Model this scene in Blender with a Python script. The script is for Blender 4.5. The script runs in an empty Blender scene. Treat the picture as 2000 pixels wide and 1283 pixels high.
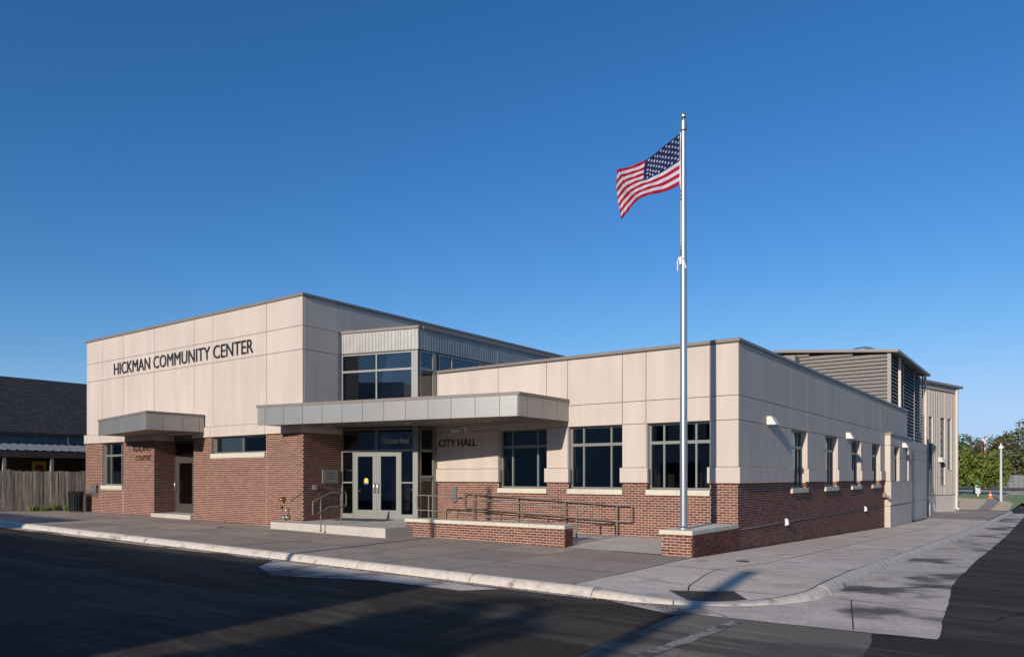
import bpy, bmesh, math, random
from mathutils import Vector, Matrix
random.seed(7)
sc = bpy.context.scene
COL = sc.collection

# ------------------------------------------------------------------ camera
cam = bpy.data.cameras.new('camera'); cam_o = bpy.data.objects.new('camera', cam); COL.objects.link(cam_o)
cam_o.location = (6.766, -19.216, 1.93)
cam_o.rotation_euler = (math.radians(90), 0, math.radians(36.15))
cam.sensor_width = 36; cam.lens = 26.37; cam.shift_y = 0.1443
cam.clip_start = 0.1; cam.clip_end = 3000
sc.camera = cam_o
# ------------------------------------------------------------------ sky, sun, exposure
SUN_EL = 17.9; SUN_AZ = Vector((0.0923, -1.0)).normalized()      # horizontal direction towards the sun
world = bpy.data.worlds.new('World'); sc.world = world; world.use_nodes = True
wn = world.node_tree.nodes; wl = world.node_tree.links
for n in list(wn): wn.remove(n)
sky = wn.new('ShaderNodeTexSky'); sky.sky_type = 'NISHITA'; sky.sun_disc = False
sky.sun_elevation = math.radians(SUN_EL)
sky.sun_rotation = math.atan2(SUN_AZ.x, SUN_AZ.y)
sky.air_density = 1.0; sky.dust_density = 0.08; sky.ozone_density = 3.2; sky.altitude = 400
hs = wn.new('ShaderNodeHueSaturation'); hs.inputs['Saturation'].default_value = 1.18
sep = wn.new('ShaderNodeSeparateColor'); com = wn.new('ShaderNodeCombineColor'); wl.new(hs.outputs[0], sep.inputs[0])
for i_, (g_, a_) in enumerate(((1.20, 1.06), (1.03, .93), (1.06, 1.14))):      # deeper, less cyan clear-air blue
    s1 = wn.new('ShaderNodeMath'); s1.operation = 'MULTIPLY'; s1.inputs[1].default_value = .12; wl.new(sep.outputs[i_], s1.inputs[0])
    s2 = wn.new('ShaderNodeMath'); s2.operation = 'POWER'; s2.inputs[1].default_value = g_; wl.new(s1.outputs[0], s2.inputs[0])
    q0 = wn.new('ShaderNodeMath'); q0.operation = 'MULTIPLY'; q0.inputs[1].default_value = a_; wl.new(s2.outputs[0], q0.inputs[0]); s2 = q0      # gentle shoulder so that the horizon keeps its colour
    q1 = wn.new('ShaderNodeMath'); q1.operation = 'DIVIDE'; q1.inputs[1].default_value = (.46,.68,1.05)[i_]; wl.new(s2.outputs[0], q1.inputs[0])
    q2 = wn.new('ShaderNodeMath'); q2.operation = 'POWER'; q2.inputs[1].default_value = 4; wl.new(q1.outputs[0], q2.inputs[0])
    q3 = wn.new('ShaderNodeMath'); q3.operation = 'ADD'; q3.inputs[1].default_value = 1; wl.new(q2.outputs[0], q3.inputs[0])
    q4 = wn.new('ShaderNodeMath'); q4.operation = 'POWER'; q4.inputs[1].default_value = -.25; wl.new(q3.outputs[0], q4.inputs[0])
    q5 = wn.new('ShaderNodeMath'); q5.operation = 'MULTIPLY'; wl.new(s2.outputs[0], q5.inputs[0]); wl.new(q4.outputs[0], q5.inputs[1])
    s3 = wn.new('ShaderNodeMath'); s3.operation = 'MULTIPLY'; s3.inputs[1].default_value = 1/.12; wl.new(q5.outputs[0], s3.inputs[0]); wl.new(s3.outputs[0], com.inputs[i_])
bg = wn.new('ShaderNodeBackground'); bg.inputs['Strength'].default_value = 0.12
wo = wn.new('ShaderNodeOutputWorld')
wl.new(sky.outputs[0], hs.inputs['Color']); wl.new(com.outputs[0], bg.inputs[0]); wl.new(bg.outputs[0], wo.inputs[0])
sun = bpy.data.lights.new('sun', 'SUN'); sun.energy = 4.15; sun.angle = math.radians(0.53); sun.color = (1.0, 0.90, 0.78)
sun_o = bpy.data.objects.new('sun', sun); COL.objects.link(sun_o)
e = math.radians(SUN_EL)
sd = Vector((SUN_AZ.x*math.cos(e), SUN_AZ.y*math.cos(e), math.sin(e)))
sun_o.rotation_euler = sd.to_track_quat('Z', 'Y').to_euler(); sun_o.location = (0, -60, 40)
sc.view_settings.view_transform = 'Standard'; sc.view_settings.look = 'None'
sc.view_settings.exposure = 0.0; sc.view_settings.gamma = 1.0
sc.render.engine = 'CYCLES'

# ------------------------------------------------------------------ materials
def mat(name, base, rough=0.7, metal=0.0, var=0.0, scale=4.0, bump=0.0, bscale=60.0, var2=0.0, scale2=0.6, spec=0.5, isl=0.0, streak=False, dirt=None):
    m = bpy.data.materials.new(name); m.use_nodes = True
    nt = m.node_tree; p = nt.nodes['Principled BSDF']
    p.inputs['Roughness'].default_value = rough; p.inputs['Metallic'].default_value = metal
    p.inputs['Specular IOR Level'].default_value = spec
    p.inputs['Base Color'].default_value = (*base, 1)
    tc = nt.nodes.new('ShaderNodeNewGeometry')
    cur = None
    def mul(src, fac_socket, lo, hi):
        mr = nt.nodes.new('ShaderNodeMapRange'); mr.inputs['From Min'].default_value = 0.3; mr.inputs['From Max'].default_value = 0.7
        mr.inputs['To Min'].default_value = lo; mr.inputs['To Max'].default_value = hi
        nt.links.new(fac_socket, mr.inputs['Value'])
        v = nt.nodes.new('ShaderNodeVectorMath'); v.operation = 'SCALE'
        if src is None: v.inputs[0].default_value = base
        else: nt.links.new(src, v.inputs[0])
        nt.links.new(mr.outputs[0], v.inputs['Scale']); return v.outputs[0]
    def noise(sc_, det=4.0, st=False):
        n = nt.nodes.new('ShaderNodeTexNoise'); n.inputs['Scale'].default_value = sc_; n.inputs['Detail'].default_value = det
        if st:
            mp = nt.nodes.new('ShaderNodeMapping'); mp.inputs['Scale'].default_value = (1, 1, 0.12)
            nt.links.new(tc.outputs['Position'], mp.inputs[0]); nt.links.new(mp.outputs[0], n.inputs['Vector'])
        else: nt.links.new(tc.outputs['Position'], n.inputs['Vector'])
        return n.outputs['Fac']
    if var: cur = mul(cur, noise(scale, 5, streak), 1-var, 1+var)
    if var2: cur = mul(cur, noise(scale2, 3), 1-var2, 1+var2)
    if isl:
        oi = nt.nodes.new('ShaderNodeObjectInfo'); ad = nt.nodes.new('ShaderNodeMath'); ad.operation = 'ADD'
        fr = nt.nodes.new('ShaderNodeMath'); fr.operation = 'FRACT'
        nt.links.new(tc.outputs['Random Per Island'], ad.inputs[0]); nt.links.new(oi.outputs['Random'], ad.inputs[1]); nt.links.new(ad.outputs[0], fr.inputs[0])
        mr = nt.nodes.new('ShaderNodeMapRange'); mr.inputs['To Min'].default_value = 1-isl; mr.inputs['To Max'].default_value = 1+isl
        nt.links.new(fr.outputs[0], mr.inputs['Value'])
        v = nt.nodes.new('ShaderNodeVectorMath'); v.operation = 'SCALE'
        if cur is None: v.inputs[0].default_value = base
        else: nt.links.new(cur, v.inputs[0])
        nt.links.new(mr.outputs[0], v.inputs['Scale']); cur = v.outputs[0]
        h = nt.nodes.new('ShaderNodeHueSaturation'); m2 = nt.nodes.new('ShaderNodeMath'); m2.operation = 'MULTIPLY'; m2.inputs[1].default_value = 7.31
        f2 = nt.nodes.new('ShaderNodeMath'); f2.operation = 'FRACT'; nt.links.new(fr.outputs[0], m2.inputs[0]); nt.links.new(m2.outputs[0], f2.inputs[0])
        mh = nt.nodes.new('ShaderNodeMapRange'); mh.inputs['To Min'].default_value = 0.5-isl*0.06; mh.inputs['To Max'].default_value = 0.5+isl*0.06
        nt.links.new(f2.outputs[0], mh.inputs['Value']); nt.links.new(mh.outputs[0], h.inputs['Hue']); nt.links.new(cur, h.inputs['Color']); cur = h.outputs[0]
    if dirt:
        dc, dlo, dhi, dscale = dirt
        n = noise(dscale, 6); r = nt.nodes.new('ShaderNodeMapRange'); r.inputs['From Min'].default_value = dlo; r.inputs['From Max'].default_value = dhi
        nt.links.new(n, r.inputs['Value'])
        mx = nt.nodes.new('ShaderNodeMix'); mx.data_type = 'RGBA'
        nt.links.new(r.outputs[0], mx.inputs[0])
        if cur is None: mx.inputs[6].default_value = (*base, 1)
        else: nt.links.new(cur, mx.inputs[6])
        mx.inputs[7].default_value = (*dc, 1); cur = mx.outputs[2]
    if cur is not None: nt.links.new(cur, p.inputs['Base Color'])
    if bump:
        b = nt.nodes.new('ShaderNodeBump'); b.inputs['Strength'].default_value = bump; b.inputs['Distance'].default_value = 0.01
        nt.links.new(noise(bscale, 4), b.inputs['Height']); nt.links.new(b.outputs[0], p.inputs['Normal'])
    return m
M = {}
M['stucco'] = mat('cream_stucco_panel', (.585, .502, .432), .85, var=.065, scale=2.5, bump=.35, bscale=130, var2=.035, scale2=.5, spec=.25, streak=True, isl=.012)
M['coping'] = mat('taupe_metal_coping', (.225, .19, .168), .45, var=.04)
M['brick'] = mat('red_brown_brick', (.170, .066, .047), .9, var=.22, scale=55, bump=.5, bscale=160, isl=.30, spec=.2, var2=.07, scale2=.8)
M['mortar'] = mat('pale_mortar', (.58, .455, .36), .95, var=.12, scale=30, bump=.4, bscale=200)
M['lime'] = mat('cast_limestone', (.62, .56, .45), .85, var=.08, scale=9, bump=.3, bscale=90, isl=.04)
M['alu'] = mat('champagne_aluminium_frame', (.25, .255, .235), .42, metal=.25, var=.02)
M['alu_dk'] = mat('dark_bronze_frame', (.085, .072, .064), .45, metal=.2)
M['fascia'] = mat('silver_composite_panel', (.37, .365, .345), .38, metal=.5, var=.03, scale=1.2, isl=.05)
M['soffit'] = mat('bronze_soffit', (.24, .205, .18), .5, var=.04)
M['galv'] = mat('galvalume_siding', (.34, .33, .31), .5, metal=.35, var=.08, scale=3, isl=.03)
M['louvre'] = mat('taupe_louvre_blade', (.27, .243, .222), .5, metal=.1, var=.06, scale=5)
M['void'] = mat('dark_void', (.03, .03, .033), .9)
M['letter'] = mat('black_letter', (.018, .017, .02), .4)
M['white_vinyl'] = mat('white_vinyl', (.72, .72, .70), .6)
M['white'] = mat('white_painted_metal', (.72, .70, .66), .5)
M['rail'] = mat('taupe_painted_rail', (.20, .18, .15), .4, metal=.1)
M['steel'] = mat('brushed_steel', (.60, .60, .60), .28, metal=.85, var=.04, scale=30)
M['pole'] = mat('satin_aluminium', (.50, .505, .52), .36, metal=.8, var=.05, scale=25)
M['brass'] = mat('brass', (.45, .30, .10), .35, metal=.9)
M['concrete'] = mat('sidewalk_concrete', (.385, .305, .24), .9, var=.13, scale=7, bump=.35, bscale=140, var2=.16, scale2=.45, isl=.12, dirt=((.20, .17, .15), .56, .80, .9))
M['newcon'] = mat('new_pale_concrete', (.68, .57, .465), .9, var=.13, scale=11, bump=.35, bscale=140, var2=.16, scale2=1.1, isl=.08, dirt=((.34, .29, .25), .52, .75, 1.1))
M['landing'] = mat('landing_concrete', (.50, .46, .40), .9, var=.07, scale=7, bump=.3, bscale=120, var2=.08, scale2=1.2)
M['kerb'] = mat('kerb_concrete', (.60, .53, .45), .9, var=.14, scale=9, bump=.5, bscale=70, isl=.05, dirt=((.22, .18, .15), .58, .74, 3.0))
M['gutter'] = mat('gutter_concrete', (.60, .50, .40), .8, var=.15, scale=11, bump=.5, bscale=90, dirt=((.15, .122, .10), .52, .60, .55), isl=.06, var2=.18, scale2=1.6)
def paving(name, base, patch, worn, speck):
    m = bpy.data.materials.new(name); m.use_nodes = True; nt = m.node_tree; N = nt.nodes.new; K = nt.links.new
    p = nt.nodes['Principled BSDF']; p.inputs['Roughness'].default_value = .88; p.inputs['Specular IOR Level'].default_value = .25
    ge = N('ShaderNodeNewGeometry')
    def nz(scale, det, sx=1, sy=1, rough=.6, dist=0):
        mp = N('ShaderNodeMapping'); mp.inputs['Scale'].default_value = (sx, sy, 1); mp.inputs['Rotation'].default_value = (0,0,.06); K(ge.outputs['Position'], mp.inputs[0])
        t = N('ShaderNodeTexNoise'); t.inputs['Scale'].default_value = scale; t.inputs['Detail'].default_value = det; t.inputs['Roughness'].default_value = rough; t.inputs['Distortion'].default_value = dist; K(mp.outputs[0], t.inputs[0]); return t.outputs['Fac']
    def rng(v, a, b, c=0, d=1):
        q = N('ShaderNodeMapRange'); q.inputs[1].default_value = a; q.inputs[2].default_value = b; q.inputs[3].default_value = c; q.inputs[4].default_value = d; K(v, q.inputs[0]); return q.outputs[0]
    def mix(f, A, B):
        q = N('ShaderNodeMix'); q.data_type = 'RGBA'; K(f, q.inputs[0])
        for i_, c in ((6, A), (7, B)):
            if isinstance(c, tuple): q.inputs[i_].default_value = (*c, 1)
            else: K(c, q.inputs[i_])
        return q.outputs[2]
    def scl(c, f):
        v = N('ShaderNodeVectorMath'); v.operation = 'SCALE'; K(c, v.inputs[0]); K(f, v.inputs['Scale']); return v.outputs[0]
    c = mix(rng(nz(.30, 6, .35, 1.3, .62, .6), .50, .545), base, patch)            # long resurfaced patches with a ragged rim
    c = mix(rng(nz(1.1, 8, .25, 1.5, .7, .3), .50, .66), c, worn)                     # wheel-worn streaks
    c = mix(rng(nz(3.4, 7, 1, 1, .75, .2), .60, .74), c, tuple(x*.45 for x in base))  # oil and damp
    vo = N('ShaderNodeTexVoronoi'); vo.feature = 'DISTANCE_TO_EDGE'; vo.inputs['Scale'].default_value = .42
    wp = N('ShaderNodeTexNoise'); wp.inputs['Scale'].default_value = 2.2; wp.inputs['Detail'].default_value = 5; K(ge.outputs['Position'], wp.inputs[0])
    ad = N('ShaderNodeVectorMath'); ad.operation = 'MULTIPLY_ADD'; K(wp.outputs['Color'], ad.inputs[0]); ad.inputs[1].default_value = (1.1,1.1,0); K(ge.outputs['Position'], ad.inputs[2]); K(ad.outputs[0], vo.inputs['Vector'])
    ck = rng(vo.outputs['Distance'], .0, .014, 1, 0); gate = rng(nz(.22, 2), .52, .56); mu = N('ShaderNodeMath'); mu.operation = 'MULTIPLY'; K(ck, mu.inputs[0]); K(gate, mu.inputs[1])
    c = mix(mu.outputs[0], c, tuple(x*.25 for x in base))
    g1 = nz(48, 3, 1, 1, .8); c = scl(c, rng(g1, .30, .70, 1-speck, 1+speck))
    g2 = nz(130, 1); c = mix(rng(g2, .70, .76, 0, .7), c, tuple(min(1, x*3.2) for x in worn))
    K(c, p.inputs['Base Color'])
    b = N('ShaderNodeBump'); b.inputs['Strength'].default_value = .8; b.inputs['Distance'].default_value = .012; K(g1, b.inputs['Height']); K(b.outputs[0], p.inputs['Normal'])
    return m
M['asphalt'] = paving('asphalt', (.040, .029, .0205), (.070, .054, .041), (.108, .086, .066), .65)
M['oldroad'] = paving('old_worn_pavement', (.20, .165, .13), (.115, .092, .074), (.29, .24, .19), .35)
M['paint_mark'] = mat('worn_road_paint', (.32, .27, .22), .9, var=.4, scale=14, dirt=((.10, .085, .075), .45, .58, 6))
M['grate'] = mat('cast_iron', (.045, .042, .042), .6, metal=.3)
M['tactile'] = mat('dark_tactile_plate', (.030, .027, .027), .7)
M['grass'] = mat('grass', (.27, .33, .11), .95, var=.3, scale=8, bump=.2, bscale=40)
M['straw'] = mat('straw_mulch', (.80, .57, .33), .95, var=.25, scale=14, bump=.2, bscale=40)
M['earth'] = mat('far_ground', (.12, .125, .06), .95, var=.3, scale=.2)
M['fence'] = mat('weathered_fence_board', (.115, .098, .082), .9, var=.4, scale=14, bump=.6, bscale=60, isl=.28, streak=True)
M['shingle'] = mat('dark_shingle', (.040, .036, .040), .9, isl=.3, var=.2, scale=20)
M['barnwall'] = mat('grey_board_siding', (.16, .18, .19), .8, var=.1, isl=.06)
M['porchroof'] = mat('ribbed_metal_roof', (.20, .22, .24), .5, metal=.3, var=.05)
M['timber'] = mat('dark_brown_timber', (.10, .065, .045), .8, var=.2, scale=12)
M['post'] = mat('pale_post', (.38, .34, .28), .8, var=.15, scale=12)
M['bin'] = mat('dark_green_metal', (.014, .022, .018), .45)
M['hallbase'] = mat('pale_concrete_base', (.70, .62, .55), .9, var=.05, bump=.2)
M['hall'] = mat('tan_ribbed_siding', (.42, .37, .325), .5, var=.05)
M['barkm'] = mat('bark', (.10, .075, .055), .95, var=.3, scale=20, bump=.8, bscale=30)
def leafmat(n, c, isl=.35):
    m = mat(n, c, .6, isl=isl, spec=.3); return m
M['leaf_mid'] = leafmat('leaf_mid_green', (.13, .165, .028))
M['leaf_dk'] = leafmat('leaf_dark_green', (.060, .10, .025))
M['leaf_olive'] = leafmat('leaf_olive_brown', (.115, .105, .045))
M['leaf_pale'] = leafmat('leaf_spring', (.11, .12, .05))
M['red'] = mat('red_cloth', (.34, .008, .024), .85, spec=.15)
M['flagwhite'] = mat('white_cloth', (.50, .49, .56), .85, spec=.15)
M['navy'] = mat('navy_cloth', (.012, .022, .085), .85, spec=.15)
M['orange'] = mat('orange_plastic', (.75, .13, .03), .5)
M['redpaint'] = mat('red_paint', (.45, .05, .03), .5)
M['lamp_white'] = mat('pale_green_post_paint', (.50, .53, .50), .5)
M['fixture'] = mat('pale_fixture', (.70, .67, .60), .45)
M['teal'] = mat('teal_paint', (.10, .30, .32), .5)
M['yellow'] = mat('yellow_sticker', (.80, .60, .08), .5)
M['blue'] = mat('blue_sticker', (.05, .12, .35), .5)
M['pane_fr'] = mat('obscure_glass_block', (.20, .24, .26), .12, spec=.8)
M['encl'] = mat('grey_mesh_enclosure', (.16, .17, .18), .6, metal=.3)
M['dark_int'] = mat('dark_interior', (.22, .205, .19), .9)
M['int_pale'] = mat('pale_partition', (.55, .50, .36), .8)
M['house'] = mat('white_house_siding', (.62, .60, .56), .8)
# glass: dark tinted, reflecting
g = bpy.data.materials.new('tinted_window_glass'); g.use_nodes = True; nt = g.node_tree
for n in list(nt.nodes): nt.nodes.remove(n)
out = nt.nodes.new('ShaderNodeOutputMaterial'); mx = nt.nodes.new('ShaderNodeMixShader'); fr = nt.nodes.new('ShaderNodeFresnel'); fr.inputs[0].default_value = 1.9
tr = nt.nodes.new('ShaderNodeBsdfTransparent'); tr.inputs[0].default_value = (.40, .42, .44, 1)
gl = nt.nodes.new('ShaderNodeBsdfGlossy'); gl.inputs['Color'].default_value = (.85, .92, 1, 1); gl.inputs['Roughness'].default_value = .015
nt.links.new(fr.outputs[0], mx.inputs[0]); nt.links.new(tr.outputs[0], mx.inputs[1]); nt.links.new(gl.outputs[0], mx.inputs[2]); nt.links.new(mx.outputs[0], out.inputs[0])
M['glass'] = g

# ------------------------------------------------------------------ helpers
def link(name, me, parent=None, loc=None):
    o = bpy.data.objects.new(name, me); COL.objects.link(o)
    if loc is not None: o.location = loc
    if parent is not None:
        o.parent = parent
        if parent.parent is None: o.matrix_parent_inverse = Matrix.Translation(-parent.location)
    return o
def tag(o, label=None, cat=None, group=None, kind=None):
    if label: o['label'] = label
    if cat: o['category'] = cat
    if group: o['group'] = group
    if kind: o['kind'] = kind
    return o
def thing(name, loc, label, cat, group=None):
    o = bpy.data.objects.new(name, None); COL.objects.link(o); o.location = loc; o.empty_display_size = .3
    return tag(o, label, cat, group)
class MB:
    def __init__(s): s.v = []; s.f = []; s.mi = []
    def quad(s, pts, mi=0):
        n = len(s.v); s.v += [tuple(p) for p in pts]; s.f.append(tuple(range(n, n+len(pts)))); s.mi.append(mi)
    def hexa(s, p, mi=0):       # p: 8 points, bottom 4 (ccw) then top 4
        n = len(s.v); s.v += [tuple(q) for q in p]
        for f in ((0,3,2,1),(4,5,6,7),(0,1,5,4),(1,2,6,5),(2,3,7,6),(3,0,4,7)):
            s.f.append(tuple(n+i for i in f)); s.mi.append(mi)
    def box(s, x0, x1, y0, y1, z0, z1, mi=0):
        s.hexa([(x0,y0,z0),(x1,y0,z0),(x1,y1,z0),(x0,y1,z0),(x0,y0,z1),(x1,y0,z1),(x1,y1,z1),(x0,y1,z1)], mi)
    def prism(s, poly, z0, z1, mi=0):
        n = len(s.v); k = len(poly)
        s.v += [(x,y,z0) for x,y in poly] + [(x,y,z1) for x,y in poly]
        s.f.append(tuple(n+k-1-i for i in range(k))); s.mi.append(mi)
        s.f.append(tuple(n+k+i for i in range(k))); s.mi.append(mi)
        for i in range(k):
            j = (i+1) % k; s.f.append((n+i, n+j, n+k+j, n+k+i)); s.mi.append(mi)
    def tube(s, pts, r, seg=8, mi=0, r2=None):
        pts = [Vector(p) for p in pts]; rings = []
        n0 = len(s.v); m = len(pts)
        ref = None
        for i, p in enumerate(pts):
            if i == 0: d = pts[1]-pts[0]
            elif i == m-1: d = pts[-1]-pts[-2]
            else: d = (pts[i+1]-p).normalized() + (p-pts[i-1]).normalized()
            d.normalize()
            if ref is None:
                ref = Vector((0,0,1)) if abs(d.z) < .9 else Vector((1,0,0))
            a = d.cross(ref); a.normalize(); b = a.cross(d); ref = b
            rr = r if r2 is None else r + (r2-r)*i/(m-1)
            for k in range(seg):
                t = 2*math.pi*k/seg; s.v.append(tuple(p + a*(rr*math.cos(t)) + b*(rr*math.sin(t))))
        for i in range(m-1):
            for k in range(seg):
                s.f.append((n0+i*seg+k, n0+i*seg+(k+1)%seg, n0+(i+1)*seg+(k+1)%seg, n0+(i+1)*seg+k)); s.mi.append(mi)
        s.f.append(tuple(n0+k for k in range(seg))); s.mi.append(mi)
        s.f.append(tuple(n0+(m-1)*seg+seg-1-k for k in range(seg))); s.mi.append(mi)
    def lathe(s, prof, c=(0,0,0), seg=20, mi=0):
        n0 = len(s.v)
        for r, z in prof:
            for k in range(seg):
                t = 2*math.pi*k/seg; s.v.append((c[0]+r*math.cos(t), c[1]+r*math.sin(t), c[2]+z))
        for i in range(len(prof)-1):
            for k in range(seg):
                s.f.append((n0+i*seg+k, n0+i*seg+(k+1)%seg, n0+(i+1)*seg+(k+1)%seg, n0+(i+1)*seg+k)); s.mi.append(mi)
    def build(s, name, mats, parent=None, smooth=False, recalc=True, bev=0):
        me = bpy.data.meshes.new(name); me.from_pydata(s.v, [], s.f)
        if not isinstance(mats, (list, tuple)): mats = [mats]
        for m_ in mats: me.materials.append(m_)
        if len(mats) > 1: me.polygons.foreach_set('material_index', s.mi)
        if recalc or bev:
            bm = bmesh.new(); bm.from_mesh(me)
            if recalc: bmesh.ops.recalc_face_normals(bm, faces=bm.faces)
            if bev: bmesh.ops.bevel(bm, geom=[e_ for e_ in bm.edges], offset=bev, segments=1, affect='EDGES')
            bm.to_mesh(me); bm.free()
        if smooth: me.polygons.foreach_set('use_smooth', [True]*len(me.polygons))
        me.update(); return link(name, me, parent)
def smooth_by_angle(o, a=40):
    me = o.data; me.polygons.foreach_set('use_smooth', [True]*len(me.polygons))
    try: me.set_sharp_from_angle(angle=math.radians(a))
    except Exception: pass
class Face:
    def __init__(s, o, U, N): s.o = Vector((*o, 0)); s.U = Vector((*U, 0)).normalized(); s.N = Vector((*N, 0)).normalized()
    def p(s, u, d, z): q = s.o + s.U*u + s.N*d; return (q.x, q.y, z)
    def box(s, mb, u0, u1, d0, d1, z0, z1, mi=0):
        mb.hexa([s.p(u0,d0,z0), s.p(u1,d0,z0), s.p(u1,d1,z0), s.p(u0,d1,z0), s.p(u0,d0,z1), s.p(u1,d0,z1), s.p(u1,d1,z1), s.p(u0,d1,z1)], mi)
def fbox(face, name, m, parent, *a, bev=0):
    mb = MB(); face.box(mb, *a); return mb.build(name, m, parent, bev=bev)
RF = Face((0,0), (1,0), (0,-1))
RS = Face((0,0), (0,1), (1,0))
LF = Face((0,-3.384), (1,0), (0,-1))
LS = Face((-13.30,0), (0,1), (1,0))
BFa = Vector((-13.30,-1.75)); BFb = Vector((-10.42,-.98)); BFd = (BFb-BFa).normalized()
BF = Face(BFa, BFd, (BFd.y, -BFd.x))
BS = Face((-10.42,0), (0,1), (1,0))

KINK_Y = (-3.0, 20.0, 60.0); KINK_X = (-60.0, 30.0)
def zg(X, Y):
    X = min(max(X, -60), 30); y = max(Y, -3.0)
    z = .01 - .0107*X - .0245*min(y, 20)
    if y > 20: z -= .0125*(min(y, 60)-20)
    return z
def dip(x, y): return -.118*max(0.0, 1-math.hypot(x-2.45, y+7.55)/2.3)
def sheet(name, poly, off, m, thick=.05, parent=None, subdiv=None):
    """a level-following slab with the given outline, its top at ground + off"""
    bm = bmesh.new(); vs = [bm.verts.new((x, y, 0)) for x, y in poly]; bm.faces.new(vs)
    for ky in KINK_Y: bmesh.ops.bisect_plane(bm, geom=bm.verts[:]+bm.edges[:]+bm.faces[:], plane_co=(0,ky,0), plane_no=(0,1,0))
    for kx in KINK_X: bmesh.ops.bisect_plane(bm, geom=bm.verts[:]+bm.edges[:]+bm.faces[:], plane_co=(kx,0,0), plane_no=(1,0,0))
    if subdiv:
        for q in range(-3, 20):
            bmesh.ops.bisect_plane(bm, geom=bm.verts[:]+bm.edges[:]+bm.faces[:], plane_co=(q*.25,0,0), plane_no=(1,0,0))
            bmesh.ops.bisect_plane(bm, geom=bm.verts[:]+bm.edges[:]+bm.faces[:], plane_co=(0,-8.4+q*.25,0), plane_no=(0,1,0))
    bmesh.ops.triangulate(bm, faces=bm.faces[:])
    off_f = off if callable(off) else (lambda x, y: off)
    for v in bm.verts: v.co.z = zg(v.co.x, v.co.y) + off_f(v.co.x, v.co.y)
    for f in bm.faces:
        f.normal_update()
        if f.normal.z < 0: f.normal_flip()
    if thick:
        edges = [e_ for e_ in bm.edges if e_.is_boundary]
        r = bmesh.ops.extrude_edge_only(bm, edges=edges)
        for v in [g_ for g_ in r['geom'] if isinstance(g_, bmesh.types.BMVert)]: v.co.z -= thick
        bmesh.ops.recalc_face_normals(bm, faces=bm.faces)
    me = bpy.data.meshes.new(name); bm.to_mesh(me); bm.free(); me.materials.append(m)
    return link(name, me, parent)

# ------------------------------------------------------------------ bricks
COURSE = .0677; BL = .2032; JT = .0135
CAMP = Vector((6.766, -19.216))
brick_mesh = {}
def brick_list(face, u0, u1, zbase, ztop, holes=(), d=.0, zanchor=None):
    """running bond bricks on a face as (face, uc, zc, length, d)"""
    res = []; za = ztop if zanchor is None else zanchor
    n = int((ztop - zbase)/COURSE) + 1
    for i in range(n):
        z1 = za - i*COURSE - JT*.5; z0 = z1 - (COURSE-JT)
        if z1 < zbase - .03: break
        zc = (z0+z1)/2
        segs = [(u0, u1)]
        for (a, b, c, e_) in holes:
            if zc > c and zc < e_:
                ns = []
                for (s0, s1) in segs:
                    if b <= s0 or a >= s1: ns.append((s0, s1))
                    else:
                        if a > s0: ns.append((s0, a))
                        if b < s1: ns.append((b, s1))
                segs = ns
        off = (i % 2)*BL/2
        for (s0, s1) in segs:
            k = math.floor((s0-off)/BL)
            while k*BL + off < s1:
                a = max(s0, k*BL+off + JT/2); b = min(s1, (k+1)*BL+off - JT/2)
                if b - a > .03: res.append((face, (a+b)/2, zc, b-a, d))
                k += 1
    return res
def emit_bricks(lst, parent, maxn=300, name='brick'):
    def size(t):
        f, u, z, l, d = t; p = f.p(u, 0, z); dx = Vector((p[0], p[1])) - CAMP; dist = dx.length
        cosn = abs(dx.normalized().dot(Vector((f.N.x, f.N.y)))); return l*cosn/dist
    lst = sorted(lst, key=size, reverse=True)
    top, rest = lst[:maxn], lst[maxn:]
    hh = (COURSE-JT)/2
    for (f, u, z, l, d) in top:
        key = (round(l, 2), round(f.U.x, 2), round(f.U.y, 2))
        if key not in brick_mesh:
            mb = MB(); F0 = Face((0,0), (f.U.x, f.U.y), (f.N.x, f.N.y)); F0.box(mb, -l/2, l/2, -.03, .004, -hh, hh)
            o = mb.build(name, M['brick']); brick_mesh[key] = o.data; bpy.data.objects.remove(o)
        q = f.p(u, d + random.uniform(-.001, .0015), z); o = link(name, brick_mesh[key], parent, q)
    if rest:
        mb = MB()
        for (f, u, z, l, d) in rest: f.box(mb, u-l/2, u+l/2, d-.03, d+.004+random.uniform(-.001,.0015), z-hh, z+hh)
        o = mb.build('brickwork', M['brick'], parent, recalc=False); o['kind'] = 'stuff'

def cells(face, mb, us, zs, holes, d0, d1, mi=0):
    for i in range(len(us)-1):
        for j in range(len(zs)-1):
            uc = (us[i]+us[i+1])/2; zc = (zs[j]+zs[j+1])/2
            if any(a < uc < b and c < zc < e_ for (a, b, c, e_) in holes): continue
            face.box(mb, us[i], us[i+1], d0, d1, zs[j], zs[j+1], mi)
def wall(face, name, m, parent, u0, u1, z0, z1, holes=(), d0=-.30, d1=0):
    us = sorted(set([u0, u1] + [h for H in holes for h in H[:2] if u0 < h < u1])); zs = sorted(set([z0, z1] + [h for H in holes for h in H[2:] if z0 < h < z1]))
    mb = MB(); cells(face, mb, us, zs, holes, d0, d1); return mb.build(name, m, parent)
def panel(face, parent, u0, u1, z0, z1, d0=-.02, d1=.03, gap=.009, m='stucco', name='panel'):
    return fbox(face, name, M[m], parent, u0+gap, u1-gap, d0, d1, z0+gap, z1-gap)
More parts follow.
